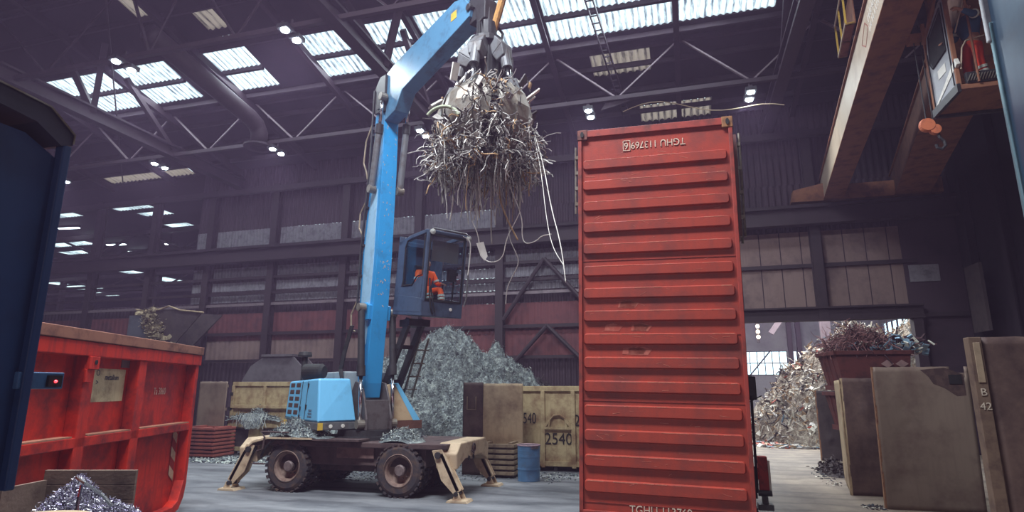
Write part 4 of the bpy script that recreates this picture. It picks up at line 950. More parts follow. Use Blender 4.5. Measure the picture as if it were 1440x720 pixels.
strand('hanging_wire', 'wire kicking out into a wavy hook towards the red container', [E2(.5, 6.3), E2(.78, 5.6), E2(.76, 5.2), E2(.84, 5.05), E2(1.05, 5.1), E2(1.15, 5.2), E2(1.35, 5.22)], .010, SW[3], group=GRP)
strand('hanging_wire', 'straight pale strip hanging at the far left edge of the scrap load', [E2(-.98, 7.4), E2(-1.0, 6.9), E2(-1.02, 6.4), E2(-1.0, 6.2)], .016, SW[0], group=GRP)
strand('hanging_wire', 'stiff pale strip hanging in the middle left of the scrap load', [E2(-.62, 7.0), E2(-.66, 6.4), E2(-.70, 5.9), E2(-.74, 5.65)], .016, SW[3], group=GRP)
strand('hanging_wire', 'stiff strip hanging straight down at the middle of the scrap load', [E2(.12, 6.8), E2(.14, 6.0), E2(.13, 5.4), E2(.15, 5.1)], .015, SW[0], group=GRP)
strand('hanging_wire', 'thick bent strip under the claw leaning to the right at its tip', [E2(.3, 6.8), E2(.28, 6.1), E2(.45, 5.6), E2(.68, 5.15)], .018, SW[1], group=GRP)
strand('hanging_wire', 'rod with a forked metal end sticking out to the right of the claw', [E2(.85, 7.6), E2(1.05, 7.35), E2(1.3, 7.05)], .018, SW[0], group=GRP)
strand('hanging_wire', 'short wire hanging beside the upper right corner of the cab', [E2(-.45, 5.3), E2(-.28, 5.2), E2(-.3, 4.8), E2(-.34, 4.5)], .009, SW[3], group=GRP)
tg = MB().prism([(-.13, .28), (.02, .3), (.11, 0), (.04, -.08), (-.04, .02)], -.006, .006).build('hanging_tag', WHITE, loc=(gx - .04, gy, 4.86)); tag(tg, 'crumpled white tag caught on the wires right of the cab', 'tag')
hs_ = [(gx + .35 * math.cos(a) - .55, gy - 1.0, 7.35 + .3 * math.sin(a)) for a in [R(v) for v in range(150, 10, -15)]]
strand('hanging_wire', 'pale greenish bent hose arching across the front of the claw', hs_, .035, mat('hose_pale_green', (150, 156, 132), .6, 0, (120, 112, 96), .4, 9), 8, GRP)

# ------------------------------------------------------------ heaps
def heap_mat(name, dark, mid, light, scale=9):
    m = bpy.data.materials.new(name); m.use_nodes = True; nt = m.node_tree; N = nt.nodes; L = nt.links; b = N['Principled BSDF']; b.inputs['Roughness'].default_value = .6; b.inputs['Metallic'].default_value = .15
    tc = N.new('ShaderNodeTexCoord'); n = N.new('ShaderNodeTexNoise'); n.inputs['Scale'].default_value = scale; n.inputs['Detail'].default_value = 9; n.inputs['Roughness'].default_value = .8
    L.new(tc.outputs['Object'], n.inputs['Vector']); r = N.new('ShaderNodeValToRGB'); e = r.color_ramp.elements
    e[0].position = .36; e[0].color = lin(dark) + (1,); e[1].position = .66; e[1].color = lin(light) + (1,); x = e.new(.5); x.color = lin(mid) + (1,)
    L.new(n.outputs['Fac'], r.inputs[0]); L.new(r.outputs[0], b.inputs['Base Color'])
    bp = N.new('ShaderNodeBump'); bp.inputs['Strength'].default_value = .9; bp.inputs['Distance'].default_value = .06; n2 = N.new('ShaderNodeTexNoise'); n2.inputs['Scale'].default_value = scale * 3; n2.inputs['Detail'].default_value = 6
    L.new(tc.outputs['Object'], n2.inputs['Vector']); L.new(n2.outputs['Fac'], bp.inputs['Height']); L.new(bp.outputs[0], b.inputs['Normal']); return m
def heap(mb, cx, cy, rx, ry, hf, nx=90, ny=90, rough=.35, fs=.9, seed=0.0, base=0.0):
    """grid over an ellipse; hf(a, b) height for a, b in -1..1"""
    vs = []; fc = []; pts = []
    for j in range(ny + 1):
        for i in range(nx + 1):
            a = -1 + 2 * i / nx; b = -1 + 2 * j / ny; x = cx + a * rx; y = cy + b * ry; h = hf(a, b)
            p = Vector((x * fs, y * fs, seed)); f = noise.fractal(p, .8, 2.1, 6); g2 = noise.ridged_multi_fractal(p * 1.3, .8, 2.0, 5, 1, 2)
            z = h + (rough * f + rough * .45 * (g2 - 1)) * min(1, h * 1.3) if h > 0 else -.05
            dx = noise.noise(Vector((x * 2, y * 2, 5 + seed))) * .2 * rough; vs.append((x + dx, y + noise.noise(Vector((x * 2, y * 2, 9 + seed))) * .2 * rough, max(base - .02, base + z)))
    for j in range(ny):
        for i in range(nx):
            a = j * (nx + 1) + i; q = (a, a + 1, a + nx + 2, a + nx + 1)
            if max(vs[k][2] for k in q) > base + .0: fc.append(q)
    mb.add(vs, fc); return [v for v in vs if v[2] > base + .05]
def curls(mb, pts, n, smin, smax, ks, flat=.4, w=.02):
    for i in range(n):
        p = Vector(random.choice(pts)) + Vector((random.uniform(-.06, .06), random.uniform(-.06, .06), random.uniform(-.02, .07)))
        mb.k = random.choice(ks); d = Vector((random.gauss(0, 1), random.gauss(0, 1), random.gauss(0, flat))).normalized(); s = Vector((random.gauss(0, 1), random.gauss(0, 1), random.gauss(0, 1))).normalized() * w * random.uniform(.5, 1.4)
        L = random.uniform(smin, smax); vs = []; q = p.copy()
        for k in range(4):
            vs += [q - s, q + s]; d = (d + Vector((random.gauss(0, .5), random.gauss(0, .5), random.gauss(0, .4)))).normalized(); q = q + d * L / 3
        mb.add(vs, [(0, 1, 3, 2), (2, 3, 5, 4), (4, 5, 7, 6)])
def gauss_heap(peaks, ex=1.0):
    def f(a, b):
        h = 0
        for (pa, pb, sa, sb, H) in peaks: h = max(h, H * max(0, 1 - math.sqrt(((a - pa) / sa) ** 2 + ((b - pb) / sb) ** 2)) ** ex)
        return h
    return f
SWF = [heap_mat('swarf_grey', (44, 44, 50), (108, 114, 116), (180, 186, 180), 4), mat('swarf_light', (184, 188, 182), .55, .1), mat('swarf_mid', (130, 138, 142), .55, .2), mat('swarf_dark', (66, 70, 80), .6, .2)]
random.seed(21); mb = MB()
hf = gauss_heap([(-.08, .35, .95, 1.3, 4.65), (.05, .1, .95, 1.1, 3.9), (-.35, .1, .62, 1.0, 3.9), (.35, .4, .64, 1.1, 3.9)], .8)
pts = heap(mb, -8.95, 21.6, 5.0, 3.9, hf, 200, 160, .62, 1.0, 3.1)
near = [p for p in pts if True]
curls(mb, near, 26000, .05, .17, (1, 2, 2, 3), .5, .009)
tag(mb.build('swarf_heap', SWF), 'big grey-green heap of curly metal swarf behind the handler', 'scrap heap', kind='stuff')
# rusty fringe lying along the heap's right slope
random.seed(5); mb = MB(); pp = [(random.uniform(-6.3, -4.3), random.uniform(21.5, 24.5), random.uniform(1.2, 2.9)) for _ in range(300)]
hp = heap(mb, -5.2, 23.6, 1.9, 2.0, gauss_heap([(-.2, 0, 1, 1.1, 2.7)]), 50, 50, .5, 1.2, 8.8); curls(mb, hp, 1500, .1, .4, (1, 1, 2), .5, .02)
tag(mb.build('dark_wire_heap', [heap_mat('dark_wire_bed', (40, 34, 40), (66, 58, 64), (96, 86, 90), 8), mat('dark_wire', (66, 58, 62), .6, .3), mat('mid_wire', (120, 108, 106), .6, .3)]), 'darker wiry scrap on the right slope of the grey swarf heap', 'scrap heap', kind='stuff')

# mixed scrap beyond the gateway
random.seed(31); mb = MB()
MIX = [heap_mat('mixed_scrap_bed', (84, 74, 68), (150, 136, 122), (222, 212, 196), 6), mat('scrap_pale', (228, 222, 210), .5, 0), mat('scrap_tan', (186, 158, 128), .6, .1), mat('scrap_grey', (158, 154, 152), .4, .2), mat('scrap_dark', (70, 62, 62), .6, .2), mat('scrap_red', (186, 84, 62), .6), mat('scrap_bluish', (140, 168, 190), .4, .4)]
hp = heap(mb, 7.0, 31.1, 4.8, 4.6, gauss_heap([(.16, .1, 1.05, 1.2, 5.4), (.7, .1, 1.0, 1.2, 5.2)], .75), 90, 90, .6, .8, 17)
for i in range(4200):
    p = Vector(random.choice(hp)); k = random.choice((1, 1, 1, 2, 2, 3, 3, 4, 4, 5 if random.random() < .12 else 1, 6 if random.random() < .15 else 2)); mb.k = k
    rot = (random.uniform(-1.3, 1.3), random.uniform(-1.3, 1.3), random.uniform(0, 6.3)); t_ = random.random()
    if t_ < .5: mb.box(p + Vector((0, 0, random.uniform(0, .12))), (random.uniform(.15, .6), random.uniform(.02, .06), random.uniform(.015, .05)), rot)
    elif t_ < .8: mb.box(p + Vector((0, 0, random.uniform(0, .1))), (random.uniform(.08, .3), random.uniform(.06, .22), random.uniform(.006, .05)), rot)
    else:
        d = Vector((random.gauss(0, 1), random.gauss(0, 1), random.gauss(.3, .6))).normalized(); c = [p]
        for _ in range(4): d = (d + Vector((random.gauss(0, .5), random.gauss(0, .5), random.gauss(-.1, .4)))).normalized(); c.append(c[-1] + d * random.uniform(.08, .2))
        mb.path(c, random.uniform(.01, .03), 4)
tag(mb.build('mixed_scrap_heap', MIX), 'tall pale heap of mixed scrap metal seen through the gateway', 'scrap heap', kind='stuff')
def scatter(name, label, cat, boxes, n, mats, smin, smax, seed, flat=.15):
    random.seed(seed); mb = MB()
    for i in range(n):
        x0, x1, y0, y1 = random.choice(boxes); x = random.uniform(x0, x1); y = random.uniform(y0, y1); mb.k = random.randrange(len(mats)); s = random.uniform(smin, smax)
        mb.box((x, y, s * .12), (s, s * random.uniform(.1, .5), s * .2), (random.uniform(-flat, flat), random.uniform(-flat, flat), random.uniform(0, 6.3)))
    return tag(mb.build(name, mats), label, cat, kind='stuff')
scatter('scrap_litter', 'flattened pale scrap litter on the floor in front of the gateway heap', 'litter', [(2.6, 5.2, 27.0, 29.2), (3.0, 6, 26.6, 28)], 500, MIX[1:], .06, .4, 41, .3)
scatter('swarf_litter', 'thin grey swarf litter strewn along the foot of the left steel plates', 'litter', [(-17.2, -13.0, 16.9, 18.1), (-17, -11.5, 17.4, 18.2), (-15.5, -13.5, 16.6, 17.5)], 1700, [SWF[1], SWF[2], SWF[3]], .03, .16, 42, .6)
scatter('swarf_crumbs', 'grey metal crumbs on the floor behind and under the handler', 'litter', [(-11, -3.2, 15.4, 17.6), (-5, -2.0, 16.2, 17.4), (-10, -7, 14.6, 17)], 1300, [SWF[1], SWF[2], SWF[3]], .02, .09, 43, .5)
scatter('debris_crumbs', 'small debris at the foot of the right-hand steel plates', 'litter', [(3.2, 3.6, 17.0, 19.5), (3.3, 3.65, 14.0, 14.5), (3.4, 3.9, 19.2, 21), (5.05, 5.3, 13.8, 14.1)], 300, [MIX[1], MIX[4], SWF[3], PLATED], .02, .1, 44, .5)
# swarf lying on the handler's decks
random.seed(8); mb = MB(); RM = Matrix.Rotation(0, 4, 'Z')
p1 = heap(mb, -8.75, 12.78, .8, .32, gauss_heap([(-.35, .1, .9, 1.3, .42), (.35, 0, .7, 1.2, .2)]), 40, 16, .08, 3, 2, 1.2)
curls(mb, p1, 1500, .03, .09, (1, 2, 3), .5, .01)
tag(mb.build('deck_swarf', SWF), 'grey swarf piled on the left mudguard of the handler', 'swarf', kind='stuff')
random.seed(9); mb = MB(); p1 = heap(mb, -6.3, 13.0, .55, .4, gauss_heap([(0, 0, 1, 1.2, .3)]), 40, 20, .08, 3, 6, 1.14); curls(mb, p1, 900, .03, .09, (1, 2, 3), .5, .01)
tag(mb.build('deck_swarf', SWF), 'grey swarf piled on the right deck of the handler under the fender', 'swarf', kind='stuff')

# ------------------------------------------------------------ steel bulkheads and skips
def bulkhead(label, x0, x1, y, ztop, m, side='L', depth=.5, edge=RUST, lean=0.0, yaw=0.0, flange=.12, notch=False, group=None, dents=3, seed=1):
    """standing steel barrier: face sheet, turned side flange, rear stiffeners and foot"""
    t = empty('steel_bulkhead', label, 'steel plate', (x0, y, 0), R(yaw), group); W = x1 - x0
    n = 26; mz = 26; vs = []; fs = []; random.seed(seed); D = [(random.uniform(.15, .85) * W, random.uniform(.2, .9) * ztop, random.uniform(.1, .25), random.choice((-1, 1)) * random.uniform(.015, .04)) for _ in range(dents)]
    for j in range(mz + 1):
        for i in range(n + 1):
            x = W * i / n; z = ztop * j / mz; dy = .012 * noise.noise(Vector((x * 1.5, z * 1.5, seed)))
            for (a, b, r, h) in D: dy += h * math.exp(-((x - a) ** 2 + (z - b) ** 2) / r ** 2 * 3)
            if j == mz: z += .012 * noise.noise(Vector((x * 6, seed, 0)))
            vs.append((x + lean * z / ztop, dy, z))
    for j in range(mz):
        for i in range(n):
            if notch and j > mz - 3 and i > n - 6 and i < n - 1: continue
            a = j * (n + 1) + i; fs.append((a, a + 1, a + n + 2, a + n + 1))
    mb = MB(); mb.add(vs, fs); o = mb.build('face_sheet', m, t, smooth=True); sd = o.modifiers.new('s', 'SOLIDIFY'); sd.thickness = .03; sd.offset = 1 if False else -1
    f = MB()
    xs = 0 if side == 'L' else W
    s = -1 if side == 'L' else 1
    f.prism([(xs - (.015), 0), (xs + .015, 0), (xs + lean + .015, ztop), (xs + lean - .015, ztop)], .0, depth); f.build('side_flange', edge, t)
    g = MB()
    for q in (.25, .6, .92): g.bx(.02 + lean * q, W - .02 + lean * q, .03, .11, ztop * q, ztop * q + .1)
    g.bx(W * .3, W * .3 + .1, .03, .13, 0, ztop * .95); g.bx(.02, W - .02, .05, depth, 0, .08); g.build('rear_stiffener', m, t)
    return t
b1 = bulkhead('large grey-brown steel plate with a burnt top corner, before the dark right wall', 3.66, 5.36, 14.15, 2.76, PLATE, 'L', .08, RUST, .06, 0, seed=3, notch=True)
MB().bx(1.40, 1.62, -.02, .04, 2.42, 2.60).build('burnt_opening', BLACK, b1)
MB().prism([(.92, 2.70), (1.35, 2.74), (1.66, 2.60), (1.66, 2.20), (1.5, 2.18), (1.3, 2.34), (1.12, 2.42), (1.05, 2.56)], -.006, -.002).build('scorch_stain', mat('scorch_brown', (64, 46, 46), .8, 0, (92, 70, 64), .5, 6), b1)
b2 = bulkhead('narrow stained steel plate between the large right plate and the tan plate', 3.42, 4.2, 15.7, 2.56, PLATE2, 'L', .1, TAN, .04, 0, seed=5)
b3 = bulkhead('pale tan steel plate turned edge-on at the left of the narrow stained plate', 3.83, 6.35, 18.2, 2.52, TAN, 'L', .06, TAN, .0, -100, seed=6, dents=1)
b4 = bulkhead('dark rough steel plate farthest along the right side, before the scrap heap', 4.16, 5.0, 22.7, 2.24, PLATED, 'L', .1, RUST, .02, 0, seed=7)
b5 = bulkhead('nearest right-hand steel plate with chalked post at the frame edge', 4.25, 7.2, 10.5, 3.08, PLATE2, 'L', .2, PLATE2, -.02, 0, seed=8, dents=5)
po = MB(); po.bx(-.19, -.02, -.05, .12, 0, 3.08); po.build('corner_post', mat('post_brown', (120, 98, 84), .6, .2, (82, 62, 58), .5, 3), b5, .01)
MB().bx(-.14, -.05, -.062, -.05, 2.42, 3.0).build('post_pocket', mat('pocket_tan', (160, 138, 116), .6), b5, .005)
CH = mat('chalk_pale', (196, 180, 164), .8)
for i, chx in enumerate(('B', '42')):
    text('chalk_mark', chx, .15, CH, b5, (-.1, -.056, 2.28 - .2 * i), (R(90), 0, 0), .002)
tag(MB().prism([(0, 0), (.14, .02), (.16, .16), (.03, .13)], 0, .02).build('bent_tab', TAN, loc=(5.0, 10.6, 3.08)), 'small bent tan tab sticking up on the nearest right plate', 'metal scrap')
# left group
b6 = bulkhead('dented steel plate standing behind the red skip, left of the old yellow skip', -17.2, -16.0, 18.5, 2.56, PLATE, 'L', .9, PLATED, 0, 0, seed=9, dents=5)
b7 = bulkhead('dark steel plate end beside the tan plate, behind the right outrigger', -6.10, -5.52, 16.4, 2.49, PLATE2, 'L', .3, PLATED, .0, 0, seed=10, dents=1)
h_ = MB(); h_.path([(.12, -.03, 2.1), (.12, -.03, 1.75), (.38, -.03, 1.75), (.38, -.03, 2.1)], .012, 5); h_.build('wire_handle', TAN, b7)
b8 = bulkhead('tan steel plate with a burnt top, left of skip 2540', -5.53, -4.4, 16.42, 2.46, TAN, 'L', .1, BEIGE, .0, 20, seed=11, dents=3)

def ribbed_skip(label, x0, x1, y0, depth, h, m, yaw=0, panels=2):
    t = empty('waste_skip', label, 'skip', (x0, y0, 0), R(yaw)); W = x1 - x0
    b = MB(); b.bx(0, W, 0, .04, .12, h); b.bx(0, W, depth - .04, depth, .12, h); b.bx(0, .04, 0, depth, .12, h); b.bx(W - .04, W, 0, depth, .12, h); b.bx(0, W, 0, depth, .12, .2)
    b.build('body', m, t, .01)
    r = MB(); r.bx(-.04, W + .04, -.07, .0, h - .12, h + .03); r.bx(-.04, W + .04, -.07, 0, .14, .28); r.bx(-.06, 0, -.05, depth, h - .12, h + .03); r.bx(W, W + .06, -.05, depth, h - .12, h + .03); r.build('top_rim', m, t, .008)
    for i in range(panels + 1):
        x = W * i / panels; MB().bx(x - .06, x + .06, -.08, .0, .1, h - .1).build('post', m, t, .01)
    return t
k1 = ribbed_skip('old yellow steel skip with 2540 painted on it, left of the red container', -5.0, -2.3, 17.75, 2.2, 2.36, SKIPY, 0, 3)
PNT = mat('black_spray_paint', (44, 38, 36), .8)
text('painted_number', '2540', .46, PNT, k1, (1.35, -.02, .88), (R(90), 0, R(0)), .003, sx=.9)
text('painted_number', '2540', .44, PNT, k1, (.42, -.02, 1.45), (R(90), 0, 0), .003, sx=.62)
text('painted_number', '2540', .46, PNT, k1, (2.2, -.02, 1.4), (R(90), 0, 0), .003, sx=.85)
hk = MB(); hk.path([(1.08, -.06, 1.22), (1.1, -.06, 1.42), (1.22, -.06, 1.55), (1.4, -.06, 1.57), (1.55, -.06, 1.48), (1.6, -.06, 1.22)], .03, 6)
hk.bar((.9, -.06, 1.2), (1.78, -.06, 1.2), .06, .07); hk.bar((.92, -.06, 1.22), (1.1, -.06, 1.42), .05, .08); hk.bar((1.76, -.06, 1.22), (1.58, -.06, 1.42), .05, .08); hk.build('lifting_hook_frame', SKIPY, k1)
MB().bx(.05, .15, -.02, .3, .0, .14).bx(2.5, 2.6, -.02, .3, 0, .14).bx(1.2, 1.3, -.02, .3, 0, .14).build('runner', DGREY, k1)
k2 = ribbed_skip('old yellow steel skip with drooping swarf behind the red skip, beside the handler rear', -16.0, -13.3, 18.9, 2.2, 2.52, SKIPY, 0, 2)
MB().bx(.0, 2.7, -.14, -.06, 1.62, 1.74).bx(.0, 2.7, -.2, .0, .96, 1.22).bx(.9, 1.3, -.16, 0, .1, .98).build('cross_rail', SKIPY, k2, .01)
hg = MB(); 
for i in range(4): hg.bx(-.12, .02, -.1, .02, .5 + i * .52, .62 + i * .52)
hg.build('hinge', DGREY, k2)
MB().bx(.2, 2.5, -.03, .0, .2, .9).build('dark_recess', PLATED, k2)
random.seed(12); mb = MB(); p1 = heap(mb, -14.9, 18.78, 1.15, .2, gauss_heap([(.1, 0, .5, 1.4, .48), (-.5, 0, .6, 1.3, .18), (.6, 0, .5, 1.3, .12)]), 40, 14, .1, 3, 4, 1.2); curls(mb, p1, 900, .04, .14, (1, 2, 3), .6, .012)
for i in range(260):
    mb.k = random.choice((1, 2, 3)); x = -14.85 + random.gauss(0, .22); mb.path([(x, 18.6, 1.45), (x + random.gauss(0, .05), 18.52, 1.25), (x + random.gauss(0, .08), 18.5, 1.0 + random.uniform(-.1, .2))], .008, 3)
tag(mb.build('shelf_swarf', SWF), 'swarf drooping over the ledge of the yellow skip at the left', 'swarf', kind='stuff')
# hoppers above the left skips
hp_ = MB(); hp_.prism([(-19.3, 2.65), (-18.9, 3.3), (-18.2, 3.72), (-16.75, 3.72), (-16.3, 3.3), (-16.1, 2.65)], 23.2, 23.3); hp_.prism([(-19.3, 2.65), (-18.9, 3.3), (-18.2, 3.72), (-16.75, 3.72), (-16.3, 3.3), (-16.1, 2.65)], 24.2, 24.3)
hp_.bx(-18.3, -16.7, 23.1, 24.3, 3.70, 3.80); hp_.bx(-19.3, -16.1, 23.2, 24.3, 2.5, 2.66)
for x in (-19.1, -16.4):
    for y in (23.3, 24.2): hp_.bx(x - .06, x + .06, y - .06, y + .06, 0, 2.55)
tag(hp_.build('feed_hopper', mat('hopper_grey', (120, 112, 118), .5, .3, (92, 82, 90), .4, 1.5)), 'grey sheet-metal hood standing behind the handler engine', 'hopper')
t = empty('tipping_hopper', 'open sheet-metal hopper with flared lip above the red skip', 'hopper', (-24.5, 23.4, 0))
MB().bx(-2.0, -.5, 0, 1.2, 4.5, 5.85).build('bin', mat('bin_steel_blue', (104, 106, 118), .5, .3, (82, 78, 90), .4, 1.5), t)
MB().hexa([(-.2, 0, 4.4), (1.0, 0, 4.4), (1.0, .06, 4.4), (-.2, .06, 4.4), (-.3, -.1, 6.12), (2.5, -.1, 5.86), (2.5, -.04, 5.86), (-.3, -.04, 6.12)]).hexa([(-.2, 1.1, 4.4), (1.0, 1.1, 4.4), (1.0, 1.2, 4.4), (-.2, 1.2, 4.4), (-.3, 1.2, 6.12), (2.5, 1.2, 5.86), (2.5, 1.26, 5.86), (-.3, 1.26, 6.12)]).build('chute_side', PLATED, t)
MB().path([(-1.5, -.12, 6.12), (-.8, -.12, 6.0), (0, -.12, 6.08), (.5, -.12, 6.22), (1.2, -.12, 6.0), (2.6, -.12, 5.84)], .04, 6).build('lip', TAN, t)
MB().bx(-1.9, -1.8, .1, .2, 0, 4.5).bx(-.7, -.6, .1, .2, 0, 4.5).bx(.8, .9, .1, .2, 0, 4.4).bx(-1.9, -1.8, 1.0, 1.1, 0, 4.5).bx(.8, .9, 1.0, 1.1, 0, 4.4).build('stand', STRUT, t)
random.seed(14); mb = MB(); FIB = [heap_mat('fibre_bed', (90, 78, 66), (140, 124, 104), (180, 164, 138), 12), mat('fibre', (176, 158, 130), .9), mat('fibre_dark', (112, 98, 82), .9), mat('fibre_mid', (146, 130, 108), .9)]
pp = [(-24.5 + random.gauss(-.7 + .9 * q, .22), 23.35 + random.uniform(-.15, .3), 5.95 - 1.5 * q + random.gauss(0, .12)) for q in [random.random() ** .9 for _ in range(900)]]
for p in pp: mb.k = random.choice((1, 2, 3)); mb.box(p, (random.uniform(.05, .2),) * 3, (random.random() * 3, random.random() * 3, random.random() * 3)) if random.random() < .2 else None
curls(mb, pp, 2600, .1, .4, (1, 2, 3), .6, .02)
for i in range(300):
    x = random.uniform(-26.3, -24.6); mb.k = 1; mb.box((x, 23.5 + random.random() * .8, 5.86 + random.random() * .12), (.2, .2, .1), (random.random(), random.random(), random.random()))
tag(mb.build('fibrous_scrap', FIB), 'shaggy tan fibre spilling out of the hopper above the red skip', 'scrap', kind='stuff')

# stacked panels and drum
def sheet_stack(kind, x0, x1, y, d, n, h, m, labels, yaw, grp, loc, edge=None, corner=False):
    for i in range(n):
        t = empty(kind, labels(i, n), 'panel', (loc[0], loc[1], i * h / n + .06), R(yaw + random.uniform(-1.5, 1.5)), grp)
        W = x1 - x0; b = MB(); hh = h / n
        b.bx(0, W, 0, d, .0, hh * .45); b.bx(0, W, -.02, .05, hh * .12, hh * .74); b.bx(0, W, d - .05, d, hh * .12, hh * .74); b.bx(-.01, .05, 0, d, hh * .12, hh * .74); b.bx(W - .05, W + .01, 0, d, hh * .12, hh * .74); b.bx(.1, .2, .1, d - .1, 0, hh); b.bx(W - .2, W - .1, .1, d - .1, 0, hh)
        b.build('panel', m, t, .012)
        if i == n - 3 and corner: MB().bx(W * .25, W * .65, -.016, -.01, .03, .08).build('white_sticker', WHITE, t)
ordn = ['bottom', 'second from bottom', 'third from bottom', 'fourth from bottom', 'fifth from bottom', 'sixth from bottom', 'seventh from bottom', 'eighth from bottom', 'top']
random.seed(2)
RP = mat('dull_red_panel', (138, 70, 60), .7, 0, (96, 52, 54), .5, 3, 0, 30, .2)
sheet_stack('red_tray', 0, 1.35, 0, 1.0, 8, .98, RP, lambda i, n: ('topmost' if i == n - 1 else ordn[i]) + ' dull red tray in the stack left of the handler', 0, 'stacked red trays', (-16.75, 17.45), corner=True)
sheet_stack('wooden_tray', 0, .95, 0, .9, 6, .84, mat('weathered_tray', (150, 130, 108), .8, 0, (104, 84, 70), .5, 4, .1, 30), lambda i, n: ('topmost' if i == n - 1 else ordn[i]) + ' weathered grey-brown tray in the stack beside the blue drum', 0, 'stacked weathered trays', (-5.46, 16.05))
def drum():
    t = empty('steel_drum', 'dented blue steel drum beside the weathered tray stack', 'drum', (-4.06, 15.85, 0))
    n = 40; prof = []
    for z in [i * .88 / 44 for i in range(45)]:
        r = .295 + .01 * (1 if abs(z - .3) < .02 or abs(z - .6) < .02 else 0) + (.005 * math.sin(z * 120) if .62 < z < .8 else 0) + (.012 if z > .86 or z < .015 else 0); prof.append((r, z))
    vs = []; fs = []
    for r, z in prof:
        for i in range(n):
            a = 2 * PI * i / n; dent = .05 * math.exp(-((a - 5.2) ** 2) * 3 - ((z - .18) ** 2) * 60) + .03 * math.exp(-((a - 5.6) ** 2) * 6 - ((z - .8) ** 2) * 80)
            rr = r * (1 - .04 * (1 - z / .88)) - dent + .006 * noise.noise(Vector((math.cos(a) * 4, math.sin(a) * 4, z * 6))); vs.append((rr * math.cos(a), rr * math.sin(a), z))
    for j in range(len(prof) - 1):
        for i in range(n): fs.append((j * n + i, j * n + (i + 1) % n, (j + 1) * n + (i + 1) % n, (j + 1) * n + i))
    fs.append(tuple(range(n - 1, -1, -1)))
    MB().add(vs, fs).build('shell', mat('drum_blue', (92, 134, 176), .42, .1, (96, 110, 130), .35, 5), t, smooth=True)
    MB().lathe([(.0, .80), (.285, .80), (.29, .86)], n).build('sunken_lid', mat('lid_grey', (140, 134, 140), .5, .2), t)
    MB().lathe([(.285, .87), (.30, .895), (.315, .88), (.30, .86)], n).build('rim_ring', mat('rim_ring_pink', (150, 120, 130), .5, .2), t, smooth=True)
drum()
# rust-red skips with wiry scrap beyond the plates
for i, (z0, x0, lab) in enumerate(((1.2, 4.5, 'lower rust-red skip of the pair behind the right-hand plates'), (2.42, 4.42, 'upper rust-red skip heaped with wiry scrap behind the right-hand plates'))):
    t = empty('small_skip', lab, 'skip', (x0, 20.4, z0), R(6), 'pair of rust-red skips'); W = 2.1; b = MB()
    b.hexa([(.15, .1, 0), (W - .1, .1, 0), (W - .1, 1.5, 0), (.15, 1.5, 0), (0, 0, .98), (W, 0, .98), (W, 1.7, .98), (0, 1.7, .98)]); b.build('body', RUSTRED, t, .01)
    r = MB(); r.bx(-.06, W + .06, -.06, .02, .9, 1.02); r.bx(-.06, .02, -.06, 1.76, .9, 1.02); r.bx(W - .02, W + .06, -.06, 1.76, .9, 1.02); r.build('rim', RUSTRED, t, .01)
    q = MB()
    for y in (.4, .8, 1.2): q.bar((.16, y, .0), (.0, y, .95), .06, .06)
    q.bx(0.1, .2, .0, 1.6, -.15, 0); q.bx(W - .2, W - .1, 0, 1.6, -.15, 0); q.build('side_rib', RUSTRED, t)
    if i == 1:
        for x in (1.22, 1.62): MB().add([(x, -.03, .62), (x + .18, -.03, .74), (x + .36, -.03, .62), (x + .18, -.03, .50)], [(0, 3, 2, 1)]).build('hazard_diamond', mat('diamond_grey', (150, 120, 118), .6), t)
tag(MB().bx(4.7, 6.4, 20.8, 22.0, 0, 1.05).build('plinth_block', PLATED, bevel=.03), 'dark steel block under the rust-red skips', 'block')
random.seed(51); mb = MB(); BR = [mat('wire_brown', (136, 92, 92), .6, .2), mat('wire_rose', (168, 126, 126), .5, .2), mat('wire_dk', (78, 56, 62), .6, .2), MIX[1], MIX[6]]
for i in range(1300):
    x = random.gauss(5.45, .55); x = max(4.45, min(6.6, x)); y = random.uniform(20.8, 22.0); H_ = .62 * math.exp(-((x - 5.3) / .75) ** 2); z = 3.4 + random.random() * (H_ + .12)
    mb.k = random.choice((0, 0, 1, 2, 2, 0)); wire((x, y, z), (random.gauss(0, 1), random.gauss(0, 1), random.gauss(.25, .4)), random.uniform(.25, .8), random.uniform(.006, .014), .4, 5, .4)
for i in range(160):
    x = random.uniform(5.0, 7.1); mb.k = random.choice((3, 4, 4, 2)); mb.box((x, random.uniform(20.7, 21.8), 3.42 + random.random() * (.25 if x < 6 else .45)), (random.uniform(.1, .4), random.uniform(.02, .2), .03), (random.uniform(-1, 1), random.uniform(-1, 1), random.uniform(0, 3)))
tag(mb.build('wiry_scrap', BR), 'reddish wiry scrap heaped on the upper rust-red skip', 'scrap metal', kind='stuff')
random.seed(52); mb = MB(); hp = heap(mb, 3.75, 19.4, .4, .9, gauss_heap([(.2, 0, 1, 1, .35)]), 30, 30, .15, 2, 4); curls(mb, hp, 400, .05, .2, (1,), .5, .03)
tag(mb.build('rubble_pile', [heap_mat('rubble_bed', (46, 40, 44), (70, 60, 64), (104, 92, 90), 8), PLATED]), 'small dark rubble pile at the foot of the dark right plate', 'rubble', kind='stuff')

# ------------------------------------------------------------ red roll-off skip at the left
a0 = Vector((-9.56, 9.96)); a1 = Vector((-7.95, 5.80)); dr = (a1 - a0).normalized(); ang = math.atan2(dr.y, dr.x)
t = empty('roll_off_skip', 'large orange-red roll-off skip with torn metallum sticker at the left', 'skip', (a0.x, a0.y, 0), ang)
L_, H_, Dp = 6.6, 3.16, 2.4        # local x along the side towards the camera, local -y is behind? set below
